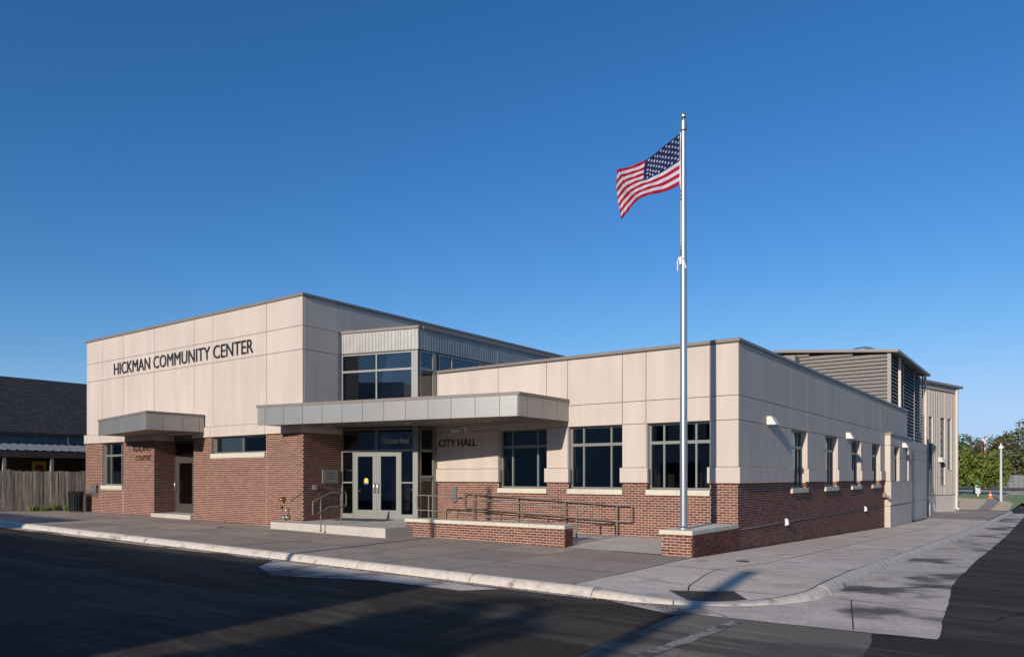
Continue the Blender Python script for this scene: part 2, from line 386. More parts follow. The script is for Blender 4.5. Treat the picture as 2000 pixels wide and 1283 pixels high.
def window(face, parent, u0, u1, z0, z1, mulls, transoms, rec=.16, fw=.055, m='alu', name='window', fd=.09, panes=True):
    d1 = -rec; d0 = d1 - fd; mb = MB(); e_ = .002
    face.box(mb, u0+e_, u0+fw, d0, d1, z0+e_, z1-e_); face.box(mb, u1-fw, u1-e_, d0, d1, z0+e_, z1-e_)
    face.box(mb, u0+fw, u1-fw, d0, d1-.002, z0+e_, z0+fw); face.box(mb, u0+fw, u1-fw, d0, d1-.002, z1-fw, z1-e_)
    for t, w in transoms: face.box(mb, u0+fw, u1-fw, d0, d1+.004, t-w/2, t+w/2)
    zb = [z0+fw] + [x for t, w in transoms for x in (t-w/2, t+w/2)] + [z1-fw]
    for mu in mulls:
        for k in range(0, len(zb), 2): face.box(mb, mu-fw*.45, mu+fw*.45, d0, d1-.001, zb[k], zb[k+1])
    w = mb.build(name, M[m], parent)
    if panes:
        ub = [u0+fw] + [x for mu in mulls for x in (mu-fw*.45, mu+fw*.45)] + [u1-fw]
        for i in range(0, len(ub), 2):
            for k in range(0, len(zb), 2):
                pm = MB(); dm = (d0+d1)/2
                face.box(pm, ub[i]-.004, ub[i+1]+.004, dm-.006, dm+.006, zb[k]-.004, zb[k+1]+.004); pm.build('pane', M['glass'], w)
    return w
def text_letters(txt, face, u0, u1, z0, z1, d, depth, m, parent, name='letter', bold=.0):
    c = bpy.data.curves.new('t', 'FONT'); c.body = txt; c.size = 1; c.extrude = .5; c.offset = bold; c.resolution_u = 3
    o = bpy.data.objects.new('t', c); COL.objects.link(o)
    dg = bpy.context.evaluated_depsgraph_get(); me = bpy.data.meshes.new_from_object(o.evaluated_get(dg))
    bpy.data.objects.remove(o); bpy.data.curves.remove(c)
    bm = bmesh.new(); bm.from_mesh(me); bmesh.ops.remove_doubles(bm, verts=bm.verts, dist=1e-5)
    xs = [v.co.x for v in bm.verts]; ys = [v.co.y for v in bm.verts]
    # cap heights: use the tallest extents
    x0, x1, y0, y1 = min(xs), max(xs), min(ys), max(ys)
    seen = set(); bm.verts.ensure_lookup_table(); out_ = []
    for v in bm.verts:
        if v.index in seen: continue
        st = [v]; comp = []; seen.add(v.index)
        while st:
            a = st.pop(); comp.append(a)
            for e_ in a.link_edges:
                b = e_.other_vert(a)
                if b.index not in seen: seen.add(b.index); st.append(b)
        idx = {a.index: i for i, a in enumerate(comp)}
        fs = {f for a in comp for f in a.link_faces}
        mb = MB()
        for a in comp:
            mb.v.append(face.p(u0+(a.co.x-x0)/(x1-x0)*(u1-u0), d+(a.co.z+.5)*depth, z0+(a.co.y-y0)/(y1-y0)*(z1-z0)))
        for f in fs: mb.f.append(tuple(idx[q.index] for q in f.verts)); mb.mi.append(0)
        out_.append(mb.build(name, m, parent))
    bm.free(); bpy.data.meshes.remove(me); return out_

# ================================================================== GROUND
tag(sheet('terrain', [(-700,-500),(700,-500),(700,1500),(-700,1500)], -.34, M['earth'], 0), kind='structure')
road = sheet('road', [(-120,-30),(60,-30),(60,-8.0),(14,-6),(11.5,-3),(11.5,70),(3.3,70),(3.3,-7.9),(-120,-7.9)], -.145, M['asphalt'], .1); tag(road, 'dark asphalt road running past the front and down the side of the building', kind='structure')
# side street gutter strip, apron and older pavement, each a separate sheet
def ragged(poly, amp=.012, step=.16):
    rnd = random.Random(len(poly)*7+int(poly[0][0]*31)); out = []
    for i, a in enumerate(poly):
        b = poly[(i+1) % len(poly)]; L_ = math.dist(a, b); k = min(220, max(1, int(L_/step))); nx, ny = (b[1]-a[1])/L_, -(b[0]-a[0])/L_; j = 0
        for q in range(k):
            t = q/k; j = j*.6 + rnd.uniform(-amp, amp); out.append((a[0]+(b[0]-a[0])*t+nx*j, a[1]+(b[1]-a[1])*t+ny*j))
    return out
def flat(name, poly, off, m, label): return tag(sheet(name, poly if name == 'pavement_joint' else ragged(poly), off, M[m], 0), label, kind='structure')
flat('gutter_apron', [(3.36,-5.2),(5.12,-3.1),(5.0,4),(4.95,11),(4.75,36),(4.6,55),(3.3,55),(3.36,0)], -.137, 'gutter', 'pale concrete gutter strip along the side street kerb')
ap = sheet('cross_gutter', ragged([(.5,-8.40),(1.2,-8.38),(2.0,-8.0),(3.1,-7.0),(3.50,-5.9),(3.56,-5.1),(5.13,-3.1),(5.38,-6.3),(5.52,-8.47),(4.83,-8.56),(2.40,-8.80),(2.27,-9.05)]), -.136, M['gutter'], 0); tag(ap, 'pale concrete pan crossing the street mouth', kind='structure')
flat('worn_lane', [(2.27,-9.08),(2.40,-8.83),(4.80,-8.59),(4.90,-9.2),(4.97,-10.1),(5.3,-14.0),(5.6,-20),(2.9,-20),(2.6,-15),(2.41,-12.1)], -.139, 'oldroad', 'worn grey-brown strip of old pavement in the street')
flat('road_marking', [(3.05,-8.95),(3.22,-8.95),(3.08,-11.6),(2.95,-14.5),(2.83,-14.5),(2.90,-11.6)], -.132, 'paint_mark', 'worn pale line painted on the old pavement')
flat('concrete_patch', [(-5.62,-10.2),(-3.60,-9.37),(-1.60,-9.30),(-1.15,-8.72),(-5.0,-8.62),(-7.6,-8.68),(-7.0,-9.5)], -.136, 'gutter', 'grey concrete patch let into the asphalt beside the kerb')
flat('gutter_strip', [(-60,-9.0),(-60,-8.45),(0.6,-8.45),(.6,-8.62),(-7.7,-8.66),(-12,-8.78)], -.138, 'gutter', 'narrow concrete gutter at the foot of the front kerb')
# joint lines of the apron: saw cuts
for k, pts in enumerate((((3.5,-5.9),(5.37,-6.25)),((2.0,-8.0),(2.9,-8.72)),((4.0,-6.0),(4.55,-8.5)))):
    (xa,ya),(xb,yb) = pts; n = Vector((yb-ya, xa-xb)).normalized()*.009
    flat('pavement_joint', [(xa-n.x,ya-n.y),(xb-n.x,yb-n.y),(xb+n.x,yb+n.y),(xa+n.x,ya+n.y)], -.131, 'grate', 'dark joint cut across the concrete pan')
for (xa, ya, xb, yb) in ((3.5,-.8,5.0,-.9),(3.5,4.6,4.95,4.5),(3.5,9.8,4.9,9.8),(3.5,15,4.85,15),(3.5,21,4.8,21)):
    flat('pavement_joint', [(xa,ya-.012),(xb,yb-.012),(xb,yb+.012),(xa,ya+.012)], -.131, 'grate', 'dark joint cut across the gutter strip')

# sidewalk: a base and slabs that can be told apart
swb = sheet('sidewalk', [(-60,-3.0),(-60,-8.22),(.88,-8.23),(1.83,-8.04),(2.64,-7.50),(3.2,-6.67),(3.39,-5.72),(3.38,57),(-5,57),(-5,-1.0),(-9.2,-1.0),(-10.4,-.9),(-13.3,-1.6),(-13.3,-2.6),(-60,-2.6)], lambda x, y: -.010+dip(x, y), M['grate'], .12, subdiv=True)
tag(swb, 'concrete sidewalk of scored slabs round the building', kind='structure')
CO = (.88, -5.72); CR = 2.485
def joint_faces(o):
    me = o.data; me.materials.append(M['grate'])
    for f in me.polygons:
        if abs(f.normal.z) < .5: f.material_index = 1
def slab(poly, m='concrete'):
    # shrink towards centre for the joint
    cx = sum(p[0] for p in poly)/len(poly); cy = sum(p[1] for p in poly)/len(poly)
    q = []
    for i in range(len(poly)):
        a = Vector(poly[i-1]); b = Vector(poly[i]); c = Vector(poly[(i+1) % len(poly)])
        d1 = (a-b).normalized(); d2 = (c-b).normalized(); bis = d1+d2
        if bis.length < 1e-3: q.append(tuple(b)); continue
        bis.normalize(); s_ = max(.3, abs(d1.cross(d2)))
        w = .014/ max(.35, math.sqrt((1-d1.dot(d2))/2)); q.append(tuple(b+bis*w))
    e_ = random.uniform(-.0015, .0015)
    if cx > 0 and cy < -3.5: o = sheet('slab', q, lambda x, y: e_+dip(x, y), M[m], .05, parent=swb, subdiv=True)
    else: o = sheet('slab', q, e_, M[m], .05, parent=swb)
    joint_faces(o)
ysr = [-3.0, -4.72, -6.44, -8.22]
x = -42.0
xsf = []
while x < -1.6: xsf.append(x); x += 1.78
xsf.append(.6)
xsf = [v for v in xsf if v < -.9] + [.02]
for i in range(len(xsf)-1):
    for j in range(3):
        slab([(xsf[i], ysr[j+1]), (xsf[i+1], ysr[j+1]), (xsf[i+1], ysr[j]), (xsf[i], ysr[j])])
# corner square cut round the curve
def arc(a0, a1, r, n=5): return [(CO[0]+r*math.cos(math.radians(a0+(a1-a0)*k/n)), CO[1]+r*math.sin(math.radians(a0+(a1-a0)*k/n))) for k in range(n+1)]
PN = (1.50,-6.72)
slab([(.02,-8.205)] + arc(-90,-64,CR,4) + [PN, (.02,-6.60)], 'newcon')
slab([(.02,-6.60), PN, (1.22,-4.72), (.02,-4.72)], 'newcon')
slab([PN] + arc(-64,-22,CR,6), 'newcon')
slab([PN] + arc(-22,0,CR,3) + [(3.365,-4.72),(1.22,-4.72)], 'newcon')
slab([(.02,-4.72),(1.22,-4.72),(1.66,-3.0),(.02,-3.0)], 'newcon'); slab([(1.22,-4.72),(3.365,-4.72),(3.375,-3.0),(1.66,-3.0)], 'newcon')
y = -3.0
while y < 33:
    xl_ = .06 if y < 18.4 else .30
    slab([(xl_, y), (1.66, y), (1.66, y+1.72), (xl_, y+1.72)], 'newcon'); slab([(1.66, y), (3.375, y), (3.375, y+1.72), (1.66, y+1.72)], 'newcon'); y += 1.72
while y < 54:
    slab([(-1.3, y), (1.0, y), (1.0, y+2.4), (-1.3, y+2.4)]); slab([(1.0, y), (3.30, y), (3.30, y+2.4), (1.0, y+2.4)]); y += 2.4
# tactile plate in the corner ramp
tp = [(1.42,-7.40),(2.05,-8.02),(2.72,-7.28),(2.30,-6.72)]
tpo = sheet('tactile_plate', tp, lambda x, y: .005+dip(x, y), M['tactile'], .01, subdiv=True); tag(tpo, 'dark tactile plate set in the corner ramp of the sidewalk', 'tactile plate')
mb = MB()
for a in range(13):
    for b in range(13):
        s_, t_ = (a+.5)/13, (b+.5)/13
        P0 = Vector(tp[0])*(1-s_)*(1-t_)+Vector(tp[1])*s_*(1-t_)+Vector(tp[2])*s_*t_+Vector(tp[3])*(1-s_)*t_
        mb.lathe([(.022,0),(.016,.008),(.001,.009)], (P0.x, P0.y, zg(*P0)+.004+dip(*P0)), 6)
tpd = mb.build('raised_dots', M['grate'], tpo); tpd['kind'] = 'stuff'
# kerb stones
kerb = bpy.data.objects.new('kerb', None); COL.objects.link(kerb); kerb.location = (0,-8.3,0); tag(kerb, 'pale rounded concrete kerb round the street corner', kind='structure')
def drop(t):        # the kerb dips to nothing at the corner ramp
    return 0
def kerb_piece(path, hs):
    """rounded kerb section swept along a path of (x,y) with outward left normal; hs = face height per point"""
    prof = [(-.02,-.2),(-.02,.0),(.05,.004),(.10,-.010),(.15,-.045),(.19,-.10),(.215,-.160),(.215,-.24)]
    mb = MB(); n0 = 0; m_ = len(path); k = len(prof)
    for i, (px_, py_) in enumerate(path):
        a = Vector(path[max(i-1,0)]); b = Vector(path[min(i+1,m_-1)]); d = (b-a).normalized(); n = Vector((d.y, -d.x))
        z0 = zg(px_, py_); h = hs[i]
        for (w, z) in prof:
            zz = z if z > -.19 else z
            if z > -.17: zz = -0.13 + (z+.13)*h if z > -.13 else z
            mb.v.append((px_+n.x*w, py_+n.y*w, z0+zz))
    for i in range(m_-1):
        for j in range(k-1):
            mb.f.append((i*k+j, (i+1)*k+j, (i+1)*k+j+1, i*k+j+1)); mb.mi.append(0)
    mb.f.append(tuple(range(k))); mb.mi.append(0); mb.f.append(tuple((m_-1)*k+i for i in range(k))); mb.mi.append(0)
    o = mb.build('kerb_stone', M['kerb'], kerb, smooth=False); smooth_by_angle(o, 50)
xk = .5; segs = []
while xk > -58:
    L = random.choice((2.1, 2.6, 3.0, 3.0, 3.05)); segs.append((xk-L+.016, xk)); xk -= L
for a, b in reversed(segs): kerb_piece([(a + (b-a)*t/4, -8.24 + random.uniform(-.004,.004)) for t in range(5)], [1]*5)
ca = arc(-92, 2, 2.52, 16)
cp = [(.51,-8.24)] + ca
def hfun(i):
    return max(.10, 1+dip(*cp[i])/.13)
for s0, s1 in ((0,5),(5,11),(11,len(cp)-1)): kerb_piece(cp[s0:s1+1], [hfun(i) for i in range(s0, s1+1)])
yk = -5.62
while yk < 56:
    kerb_piece([(3.40+random.uniform(-.004,.004), yk + 3.0*t/3) for t in range(4)][:4] if yk < 54 else [(3.4,yk),(3.4,yk+1.5)], [1]*4 if yk < 54 else [1]*2); yk += 3.01
# manhole cover and small access lids
def lid(x, y, r, label):
    mb = MB(); mb.lathe([(r,0),(r,.006),(r*.9,.008),(r*.88,.004),(.001,.004)], (x, y, zg(x,y)+.002), 20); tag(mb.build('access_lid', M['grate']), label, 'access lid')
lid(1.15, -2.95, .15, 'round dark iron lid in the sidewalk in front of the brick pier')
lid(-15.6, -4.9, .11, 'small dark iron lid in the sidewalk by the left brick wall')

# ================================================================== THE CIVIC BUILDING
bld = thing('civic_building', (-6, 4, 0), 'cream panelled and brick civic building lettered HICKMAN COMMUNITY CENTER with two silver canopies', 'building')
# ---- right wing
RFW = [(-7.80,-5.94,1.56,3.41), (-5.17,-3.35,1.56,3.41), (-2.58,-.75,1.56,3.41)]
RSW = [(4.73,6.54,1.56,3.41), (8.87,10.74,1.56,3.41), (13.08,14.80,1.56,3.41), (17.12,19.00,1.56,3.41)]
wall(RF, 'wall_core', M['mortar'], bld, -10.50, -.302, -.3, 1.748, [h for h in RFW], -.30, 0)
wall(RF, 'wall_core', M['stucco'], bld, -10.46, -.302, 1.748, 5.40, [h for h in RFW], -.30, -.021)
wall(RS, 'wall_core', M['mortar'], bld, 0, 20.13, -.9, 1.748, [h for h in RSW], -.30, 0)
wall(RS, 'wall_core', M['stucco'], bld, .021, 26.62, 1.748, 5.40, [h for h in RSW], -.30, -.021)
wall(RS, 'wall_core', M['stucco'], bld, 20.13, 33.9, -1.0, 1.748, [], -.30, -.021)
wall(RS, 'wall_core', M['stucco'], bld, 26.62, 33.9, 1.748, 3.95, [], -.30, -.021)
jr = [-10.46,-7.80,-5.94,-5.18,-3.34,-2.60,-.74,.03]
for i in range(7):
    panel(RF, bld, jr[i], jr[i+1], 4.05, 5.44); panel(RF, bld, jr[i], jr[i+1], 3.41, 4.05)
for a, b in ((-10.46,-7.80),(-5.94,-5.17),(-3.35,-2.58),(-.75,.03)):
    panel(RF, bld, a, b, 2.18, 3.41); fbox(RF, 'band_panel', M['stucco'], bld, a-.05, b+.045, -.02, .09, 1.752, 2.175, bev=.008)
js = [-.022,4.73,6.54,8.87,10.74,13.08,14.80,17.12,19.00,20.13]
for i in range(9):
    panel(RS, bld, js[i], js[i+1], 4.05, 5.44); panel(RS, bld, js[i], js[i+1], 3.41, 4.05)
panel(RS, bld, 20.13, 26.62, 4.05, 5.44)
for a, b in ((-.022,4.73),(6.54,8.87),(10.74,13.08),(14.80,17.12),(19.00,20.13)):
    panel(RS, bld, a, b, 2.18, 3.41)
    fbox(RS, 'band_panel', M['stucco'], bld, a+(-.07 if a < 0 else -.045), b+(.045 if b < 20 else 0), -.02, .088, 1.751, 2.176, bev=.008)
bricks = []
bricks += brick_list(RF, -10.46, -.745, -.05, 1.748, [(a,b,1.40,4) for a,b,_,_ in RFW])
bricks += brick_list(RF, -.735, .006, -.05, 1.748)
bricks += brick_list(RS, .0, 20.13, -.62, 1.748, [(a,b,1.40,4) for a,b,_,_ in RSW])
for f, W in ((RF, RFW), (RS, RSW)):
    for (a, b, c, d_) in W:
        um = (a+b)/2
        for u0, u1 in ((a-.02, um-.003), (um+.003, b+.02)): fbox(f, 'sill', M['lime'], bld, u0, u1, -.20, .075, 1.405, 1.56, bev=.006)
        window(f, bld, a, b, 1.562, 3.41, [a+.44, b-.45], [(2.87,.085)])
        # brick return inside the opening
        for ur, s_ in ((a, 1), (b, -1)):
            mbr = MB()
            for zz in (1.60, 1.668):
                f.box(mbr, min(ur, ur+s_*.012), max(ur, ur+s_*.012), -.15, -.002, zz-.0, zz+.055)
            r_ = mbr.build('return_brick', M['brick'], bld)
cp_ = MB(); RF.box(cp_, -10.48, .075, -.34, .07, 5.44, 5.53); cp_.build('coping', M['coping'], bld, bev=.008)
cp_ = MB(); RS.box(cp_, .36, 26.66, -.34, .0745, 5.44, 5.528); cp_.build('coping', M['coping'], bld, bev=.008)
mb = MB(); RF.box(mb, -10.46, .045, -.02, .04, 5.405, 5.439); mb.build('coping_trim', M['alu_dk'], bld)
mb = MB(); mb.box(-10.35, -.30, .30, 26.3, 5.0, 5.15); mb.build('roof', M['soffit'], bld)
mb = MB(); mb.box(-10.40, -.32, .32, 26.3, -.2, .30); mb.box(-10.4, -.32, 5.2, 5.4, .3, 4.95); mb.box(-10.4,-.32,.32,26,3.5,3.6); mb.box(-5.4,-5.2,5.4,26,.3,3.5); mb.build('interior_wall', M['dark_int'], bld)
# conduit along the brick side
mb = MB(); mb.tube([(.022, .10, .545), (.022, 20.1, .545)], .010, 6)
mb.build('conduit', M['encl'], bld, smooth=True)
for yy in (4.15, 15.6):
    mb = MB(); mb.hexa([(.02,yy-.07,.43),(.02,yy+.07,.43),(.02,yy+.07,.66),(.02,yy-.07,.66),(.12,yy-.04,.47),(.12,yy+.04,.47),(.10,yy+.04,.62),(.10,yy-.04,.62)]); mb.build('outlet_cover', M['white'], bld)
mb = MB(); mb.box(.01,.13,19.7,19.85,.95,1.15); mb.tube([(.1,19.8,1.0),(.22,19.85,.95),(.30,19.9,.82)], .06, 8); mb.build('pipe_outlet', M['coping'], bld)
# bay and rear part of the side wall
xb = .243; BY = Face((xb,0), (0,1), (1,0)); BYF = Face((0,20.13), (1,0), (0,-1))
BW = [(21.12,22.58,1.58,3.39), (24.59,25.40,1.58,3.39)]
wall(BY, 'wall_core', M['stucco'], bld, 20.15, 26.32, -.9, 3.93, BW, -.235, -.021)
panel(BYF, bld, 0.035, xb+.03, 3.41, 3.90); panel(BYF, bld, 0.035, xb+.03, 1.70, 3.41); panel(BYF, bld, .035, xb+.03, .52, 1.70); panel(BYF, bld, .035, xb+.03, -.8, .52)
for z0, z1 in ((3.41,3.90),(2.86,3.41),(1.70,2.86)):
    for a, b in ((20.11,21.12),(22.58,24.59),(25.40,26.34)): panel(BY, bld, a, b, z0, z1)
    if z0 == 3.41:
        for a, b in ((21.12,22.58),(24.59,25.40)): panel(BY, bld, a, b, z0, z1)
panel(BY, bld, 20.11, 26.34, .56, 1.70, d1=.055)
panel(BY, bld, 20.11, 26.34, -.9, .52)
for a, b in ((21.12,22.58),(24.59,25.40)): window(BY, bld, a, b, 1.702, 3.39, [(a+b)/2] if b-a > 1 else [], [(2.87,.085)], rec=.10)
mb = MB(); mb.box(-.02, xb+.075, 20.05, 26.40, 3.905, 4.02); mb.build('coping', M['coping'], bld, bev=.006)
for z0, z1 in ((3.40,3.93),(2.87,3.40),(1.70,2.87),(.55,1.70),(-1.0,.55)):
    panel(RS, bld, 26.62, 28.0, z0, z1); panel(RS, bld, 28.0, 31.0, z0, z1); panel(RS, bld, 31.0, 33.9, z0, z1)
panel(RS, bld, 26.62, 33.9, 3.40, 3.93)if False else None
mb = MB(); mb.box(.03, .05, 27.0, 27.9, -.5, 1.75); mb.build('steel_door', M['stucco'], bld)

# ---- tall left wing
LFW = [(-26.89,-25.05,1.55,3.37), (-18.53,-15.26,2.76,3.37)]; REC = (-22.58,-19.73,-1,3.57)
wall(LF, 'wall_core', M['mortar'], bld, -28.37, -22.58, -.2, 3.37, LFW, -.30, 0)
wall(LF, 'wall_core', M['mortar'], bld, -19.73, -13.602, -.2, 3.37, LFW, -.30, 0)
wall(LF, 'wall_core', M['stucco'], bld, -28.22, -13.602, 3.37, 7.80, [REC], -.30, -.021)
wall(LS, 'wall_core', M['mortar'], bld, -3.384, -1.76, .2, 3.37, [], -.30, 0)
wall(LS, 'wall_core', M['stucco'], bld, -3.363, 14.0, 3.37, 7.80, [], -.30, -.021)
jl = [-28.23,-26.79,-24.98,-22.51,-19.66,-18.42,-15.20,-13.27]
for i in range(7):
    panel(LF, bld, jl[i], jl[i+1], 6.885, 7.85); panel(LF, bld, jl[i], jl[i+1], 6.105, 6.885)
    panel(LF, bld, jl[i], jl[i+1], 3.76, 6.105)
for a, b in ((-28.40,-26.89),(-26.89,-25.05),(-25.05,-22.58)): panel(LF, bld, a, b, 3.372, 3.76, d1=.075)
for a, b in ((-19.73,-18.53),(-18.53,-15.26),(-15.26,-13.25)): panel(LF, bld, a, b, 3.372, 3.76, d1=.075)
for z0, z1 in ((6.885,7.85),(6.105,6.885),(3.55,6.105)): panel(LS, bld, -3.362, -1.93, z0, z1)
panel(LS, bld, -3.362, -1.60, 3.372, 3.55, gap=.004)
for a, b in ((-1.93,2.2),(2.2,6.3),(6.3,10.4),(10.4,14.0)):
    panel(LS, bld, a, b, 6.885, 7.85)
bricks += brick_list(LF, -28.37, -26.89, .25, 3.37) + brick_list(LF, -26.89, -25.06, .25, 3.37, [(-26.89,-25.05,1.37,4)]) + brick_list(LF, -25.04, -22.58, .25, 3.37)
bricks += brick_list(LF, -19.73, -15.265, .2, 3.37, [(-18.53,-15.26,2.58,4)]) + brick_list(LF, -15.255, -13.294, .15, 3.37)
bricks += brick_list(LS, -3.384, -1.74, .42, 3.37)
RC = Face((-22.58,0), (0,1), (1,0))
wall(RC, 'wall_core', M['mortar'], bld, -3.1, -2.52, .3, 3.37, [], -.28, 0); wall(RC, 'wall_core', M['stucco'], bld, -3.36, -2.52, 3.372, 3.57, [], -.2, .012)
bricks += brick_list(RC, -3.384, -2.52, .42, 3.37)
wall(Face((-19.73,0),(0,1),(-1,0)), 'wall_core', M['mortar'], bld, -3.1, -2.52, .3, 3.57, [], -.28, 0)
for a, b in ((-26.89,-25.97),(-25.97,-25.05)): fbox(LF, 'sill', M['lime'], bld, a+.003, b-.003, -.2, .075, 1.375, 1.55, bev=.006)
for a, b in ((-18.53,-16.90),(-16.90,-15.26)): fbox(LF, 'sill', M['lime'], bld, a+.003, b-.003, -.2, .075, 2.59, 2.76, bev=.006)
window(LF, bld, -26.89, -25.05, 1.552, 3.37, [-26.43,-25.50], [(2.83,.085)])
window(LF, bld, -18.53, -15.26, 2.762, 3.37, [-16.82], [])
mb = MB(); LF.box(mb, -28.31, -13.225, -.34, .075, 7.85, 7.95); mb.build('coping', M['coping'], bld, bev=.008)
mb = MB(); LS.box(mb, -3.04, 14.05, -.34, .0745, 7.85, 7.948); mb.build('coping', M['coping'], bld, bev=.008)
mb = MB(); mb.box(-28.2, -13.6, -3.05, 14, 7.3, 7.45); mb.build('roof', M['soffit'], bld)
mb = MB(); mb.box(-28.22, -27.95, -3.08, 14, -.1, 7.8); mb.box(-28.2,-13.3,13.75,14,-.1,7.8); mb.build('side_wall', M['stucco'], bld)
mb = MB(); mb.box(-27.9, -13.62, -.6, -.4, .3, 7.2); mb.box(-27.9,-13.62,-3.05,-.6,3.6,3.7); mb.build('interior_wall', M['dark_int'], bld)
# recess door
D = Face((0,-2.52), (1,0), (0,-1))
wd = window(D, bld, -22.57, -19.74, .47, 3.36, [-21.10], [(2.78,.07)], rec=0, fw=.06, m='alu_dk', name='door_frame', panes=False)
pm = MB(); D.box(pm, -22.5,-21.13,-.05,-.04,2.82,3.3); D.box(pm,-21.07,-19.8,-.05,-.04,.53,3.3); pm.build('pane', M['glass'], wd)
mb = MB()
for a in ((-22.50,-22.26,.50,2.74),(-21.30,-21.135,.50,2.74),(-22.26,-21.30,.50,.83),(-22.26,-21.30,2.47,2.74)): D.box(mb, a[0],a[1],-.055,-.005,a[2],a[3])
dr = mb.build('door', M['alu_dk'], bld)
pm = MB(); D.box(pm, -22.265,-21.295,-.035,-.025,.825,2.475); pm.build('pane', M['glass'], dr)
mb = MB(); mb.tube([(-22.42,-2.50,1.37),(-22.42,-2.60,1.37),(-22.40,-2.63,1.40),(-22.38,-2.63,1.69),(-22.42,-2.60,1.72),(-22.42,-2.50,1.72)], .017, 8); mb.build('handle', M['steel'], dr, smooth=True)
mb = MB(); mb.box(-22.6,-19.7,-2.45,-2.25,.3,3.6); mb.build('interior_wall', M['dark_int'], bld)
sl = MB(); sl.box(-22.57, -19.74, -3.52, -2.55, .0, .468); so = sl.build('stone_step', M['landing'], None, bev=.01); tag(so, 'pale concrete step in the brick recess of the reading centre door', 'step')
# wall fixtures on the left wing
mb = MB(); LF.box(mb, -27.70,-27.22,.006,.12,1.22,1.55); LF.box(mb,-27.66,-27.26,.12,.15,1.26,1.42); mb.build('drop_box', M['encl'], bld, bev=.01)
mb = MB(); LF.box(mb, -27.64,-27.28,.008,.09,1.05,1.215); mb.build('drop_box_tray', M['steel'], bld)
mb = MB(); mb.lathe([(.001,0),(.09,0),(.10,.02),(.055,.05),(.05,.12),(.07,.125),(.07,.15),(.001,.16)], (0,0,0), 14)
mb.v = [(x-14.27, -3.39-z, y+1.16) for x,y,z in mb.v]; mb.build('brass_fire_connection', M['brass'], bld, smooth=True)
mb = MB(); mb.lathe([(.001,0),(.035,0),(.035,.08),(.001,.09)], (0,0,0), 10); mb.v = [(x-14.35, -3.39-z, y+.90) for x,y,z in mb.v]; mb.build('wall_cap', M['grate'], bld)
mb = MB(); mb.tube([(-14.05,-3.39,.62),(-14.05,-3.50,.66),(-14.02,-3.53,.80),(-14.0,-3.46,.86),(-13.98,-3.39,.84)], .022, 8); mb.tube([(-14.16,-3.39,.56),(-14.16,-3.55,.56)], .065, 10); mb.tube([(-13.98,-3.39,.60),(-13.98,-3.54,.56)], .05, 10); mb.build('hose_bibb', M['steel'], bld, smooth=True)
# side return: plaque, push plate, stair rail
pl = fbox(LS, 'plaque', M['alu'], bld, -2.60, -1.93, .006, .05, 1.70, 2.16, bev=.006)
mb = MB(); LS.box(mb, -2.545,-1.985,.035,.052,1.75,2.11); mb.build('plaque_plate', M['fascia'], pl)
random.seed(3)
mb = MB()
for r_ in range(5):
    u = -2.47
    while u < -2.10:
        w_ = random.uniform(.03,.08); LS.box(mb, u, u+w_, .052, .055, 2.04-r_*.055, 2.058-r_*.055); u += w_+.018
mb.build('plaque_text', M['letter'], pl)
fbox(LS, 'push_plate', M['steel'], bld, -3.02,-2.88,.006,.10,1.49,1.65, bev=.005)
mb = MB(); rl = [(-13.20,-3.98,1.12),(-13.20,-3.90,1.17),(-13.20,-3.50,1.385),(-13.20,-3.44,1.40),(-13.20,-2.75,1.40),(-13.20,-2.60,1.32)]
mb.tube(rl, .021, 8); mb.tube([(-13.20,-3.3,1.39),(-13.20,-3.3,1.31),(-13.28,-3.3,1.30)], .012, 6); mb.tube([(-13.20,-2.8,1.39),(-13.20,-2.8,1.31),(-13.28,-2.8,1.30)], .012, 6)
mb.build('wall_handrail', M['rail'], bld, smooth=True)

# ---- entrance bay (glazed box)
L = (BFb-BFa).length
def bfw(z0, z1, mulls, trans, name, end=L-.19): return window(BF, bld, 0.0, end, z0, z1, mulls, trans, rec=0, fw=.055, m='alu', name=name, fd=.10)
bfw(4.30, 6.12, [1.39], [(5.52,.07)], 'window')
mb = MB(); BF.box(mb, L-.188, L, -.17, .01, .50, 6.12); mb.build('corner_post', M['alu'], bld)
mb = MB(); BF.box(mb, 0, L+.01, -.2, -.02, 6.12, 6.84); mb.build('wall_core', M['void'], bld)
def siding(face, u0, u1, z0, z1, d, pitch, rib, name, m, parent):
    mb = MB(); u = u0
    while u < u1-.01:
        p = min(pitch, u1-u); prof = [(u, d), (u+p*.30, d), (u+p*.38, d+rib), (u+p*.58, d+rib), (u+p*.66, d), (u+p, d)]
        for (a, da), (b, db) in zip(prof, prof[1:]):
            mb.quad([face.p(a,da,z0), face.p(b,db,z0), face.p(b,db,z1), face.p(a,da,z1)])
        u += p
    return mb.build(name, m, parent, recalc=False)
for k in range(4):
    siding(BF, k*(L+.02)/4+.001, (k+1)*(L+.02)/4-.004, 6.155, 6.84, .0, .136, .012, 'metal_siding', M['galv'], bld)
mb = MB(); BF.box(mb, -.02, L+.01, -.1, .035, 6.122, 6.152); mb.build('siding_trim', M['alu_dk'], bld)
k = 0; ys = [-.985, 1.2, 3.4, 5.6, 7.8, 10.0, 12.2]
for a, b in zip(ys, ys[1:]): siding(BS, a+.002, b-.004, 6.155, 6.84, .0, .136, .006, 'metal_siding', M['galv'], bld)
mb = MB(); BS.box(mb, -.98, 12.2, -.2, -.02, 6.12, 6.84); mb.build('wall_core', M['void'], bld)
mb = MB(); BF.box(mb, -.02, L+.05, -.3, .05, 6.84, 6.93); mb.build('coping', M['coping'], bld, bev=.006)
mb = MB(); BS.box(mb, -.74, 12.25, -.3, .05, 6.84, 6.928); mb.build('coping', M['coping'], bld, bev=.006)
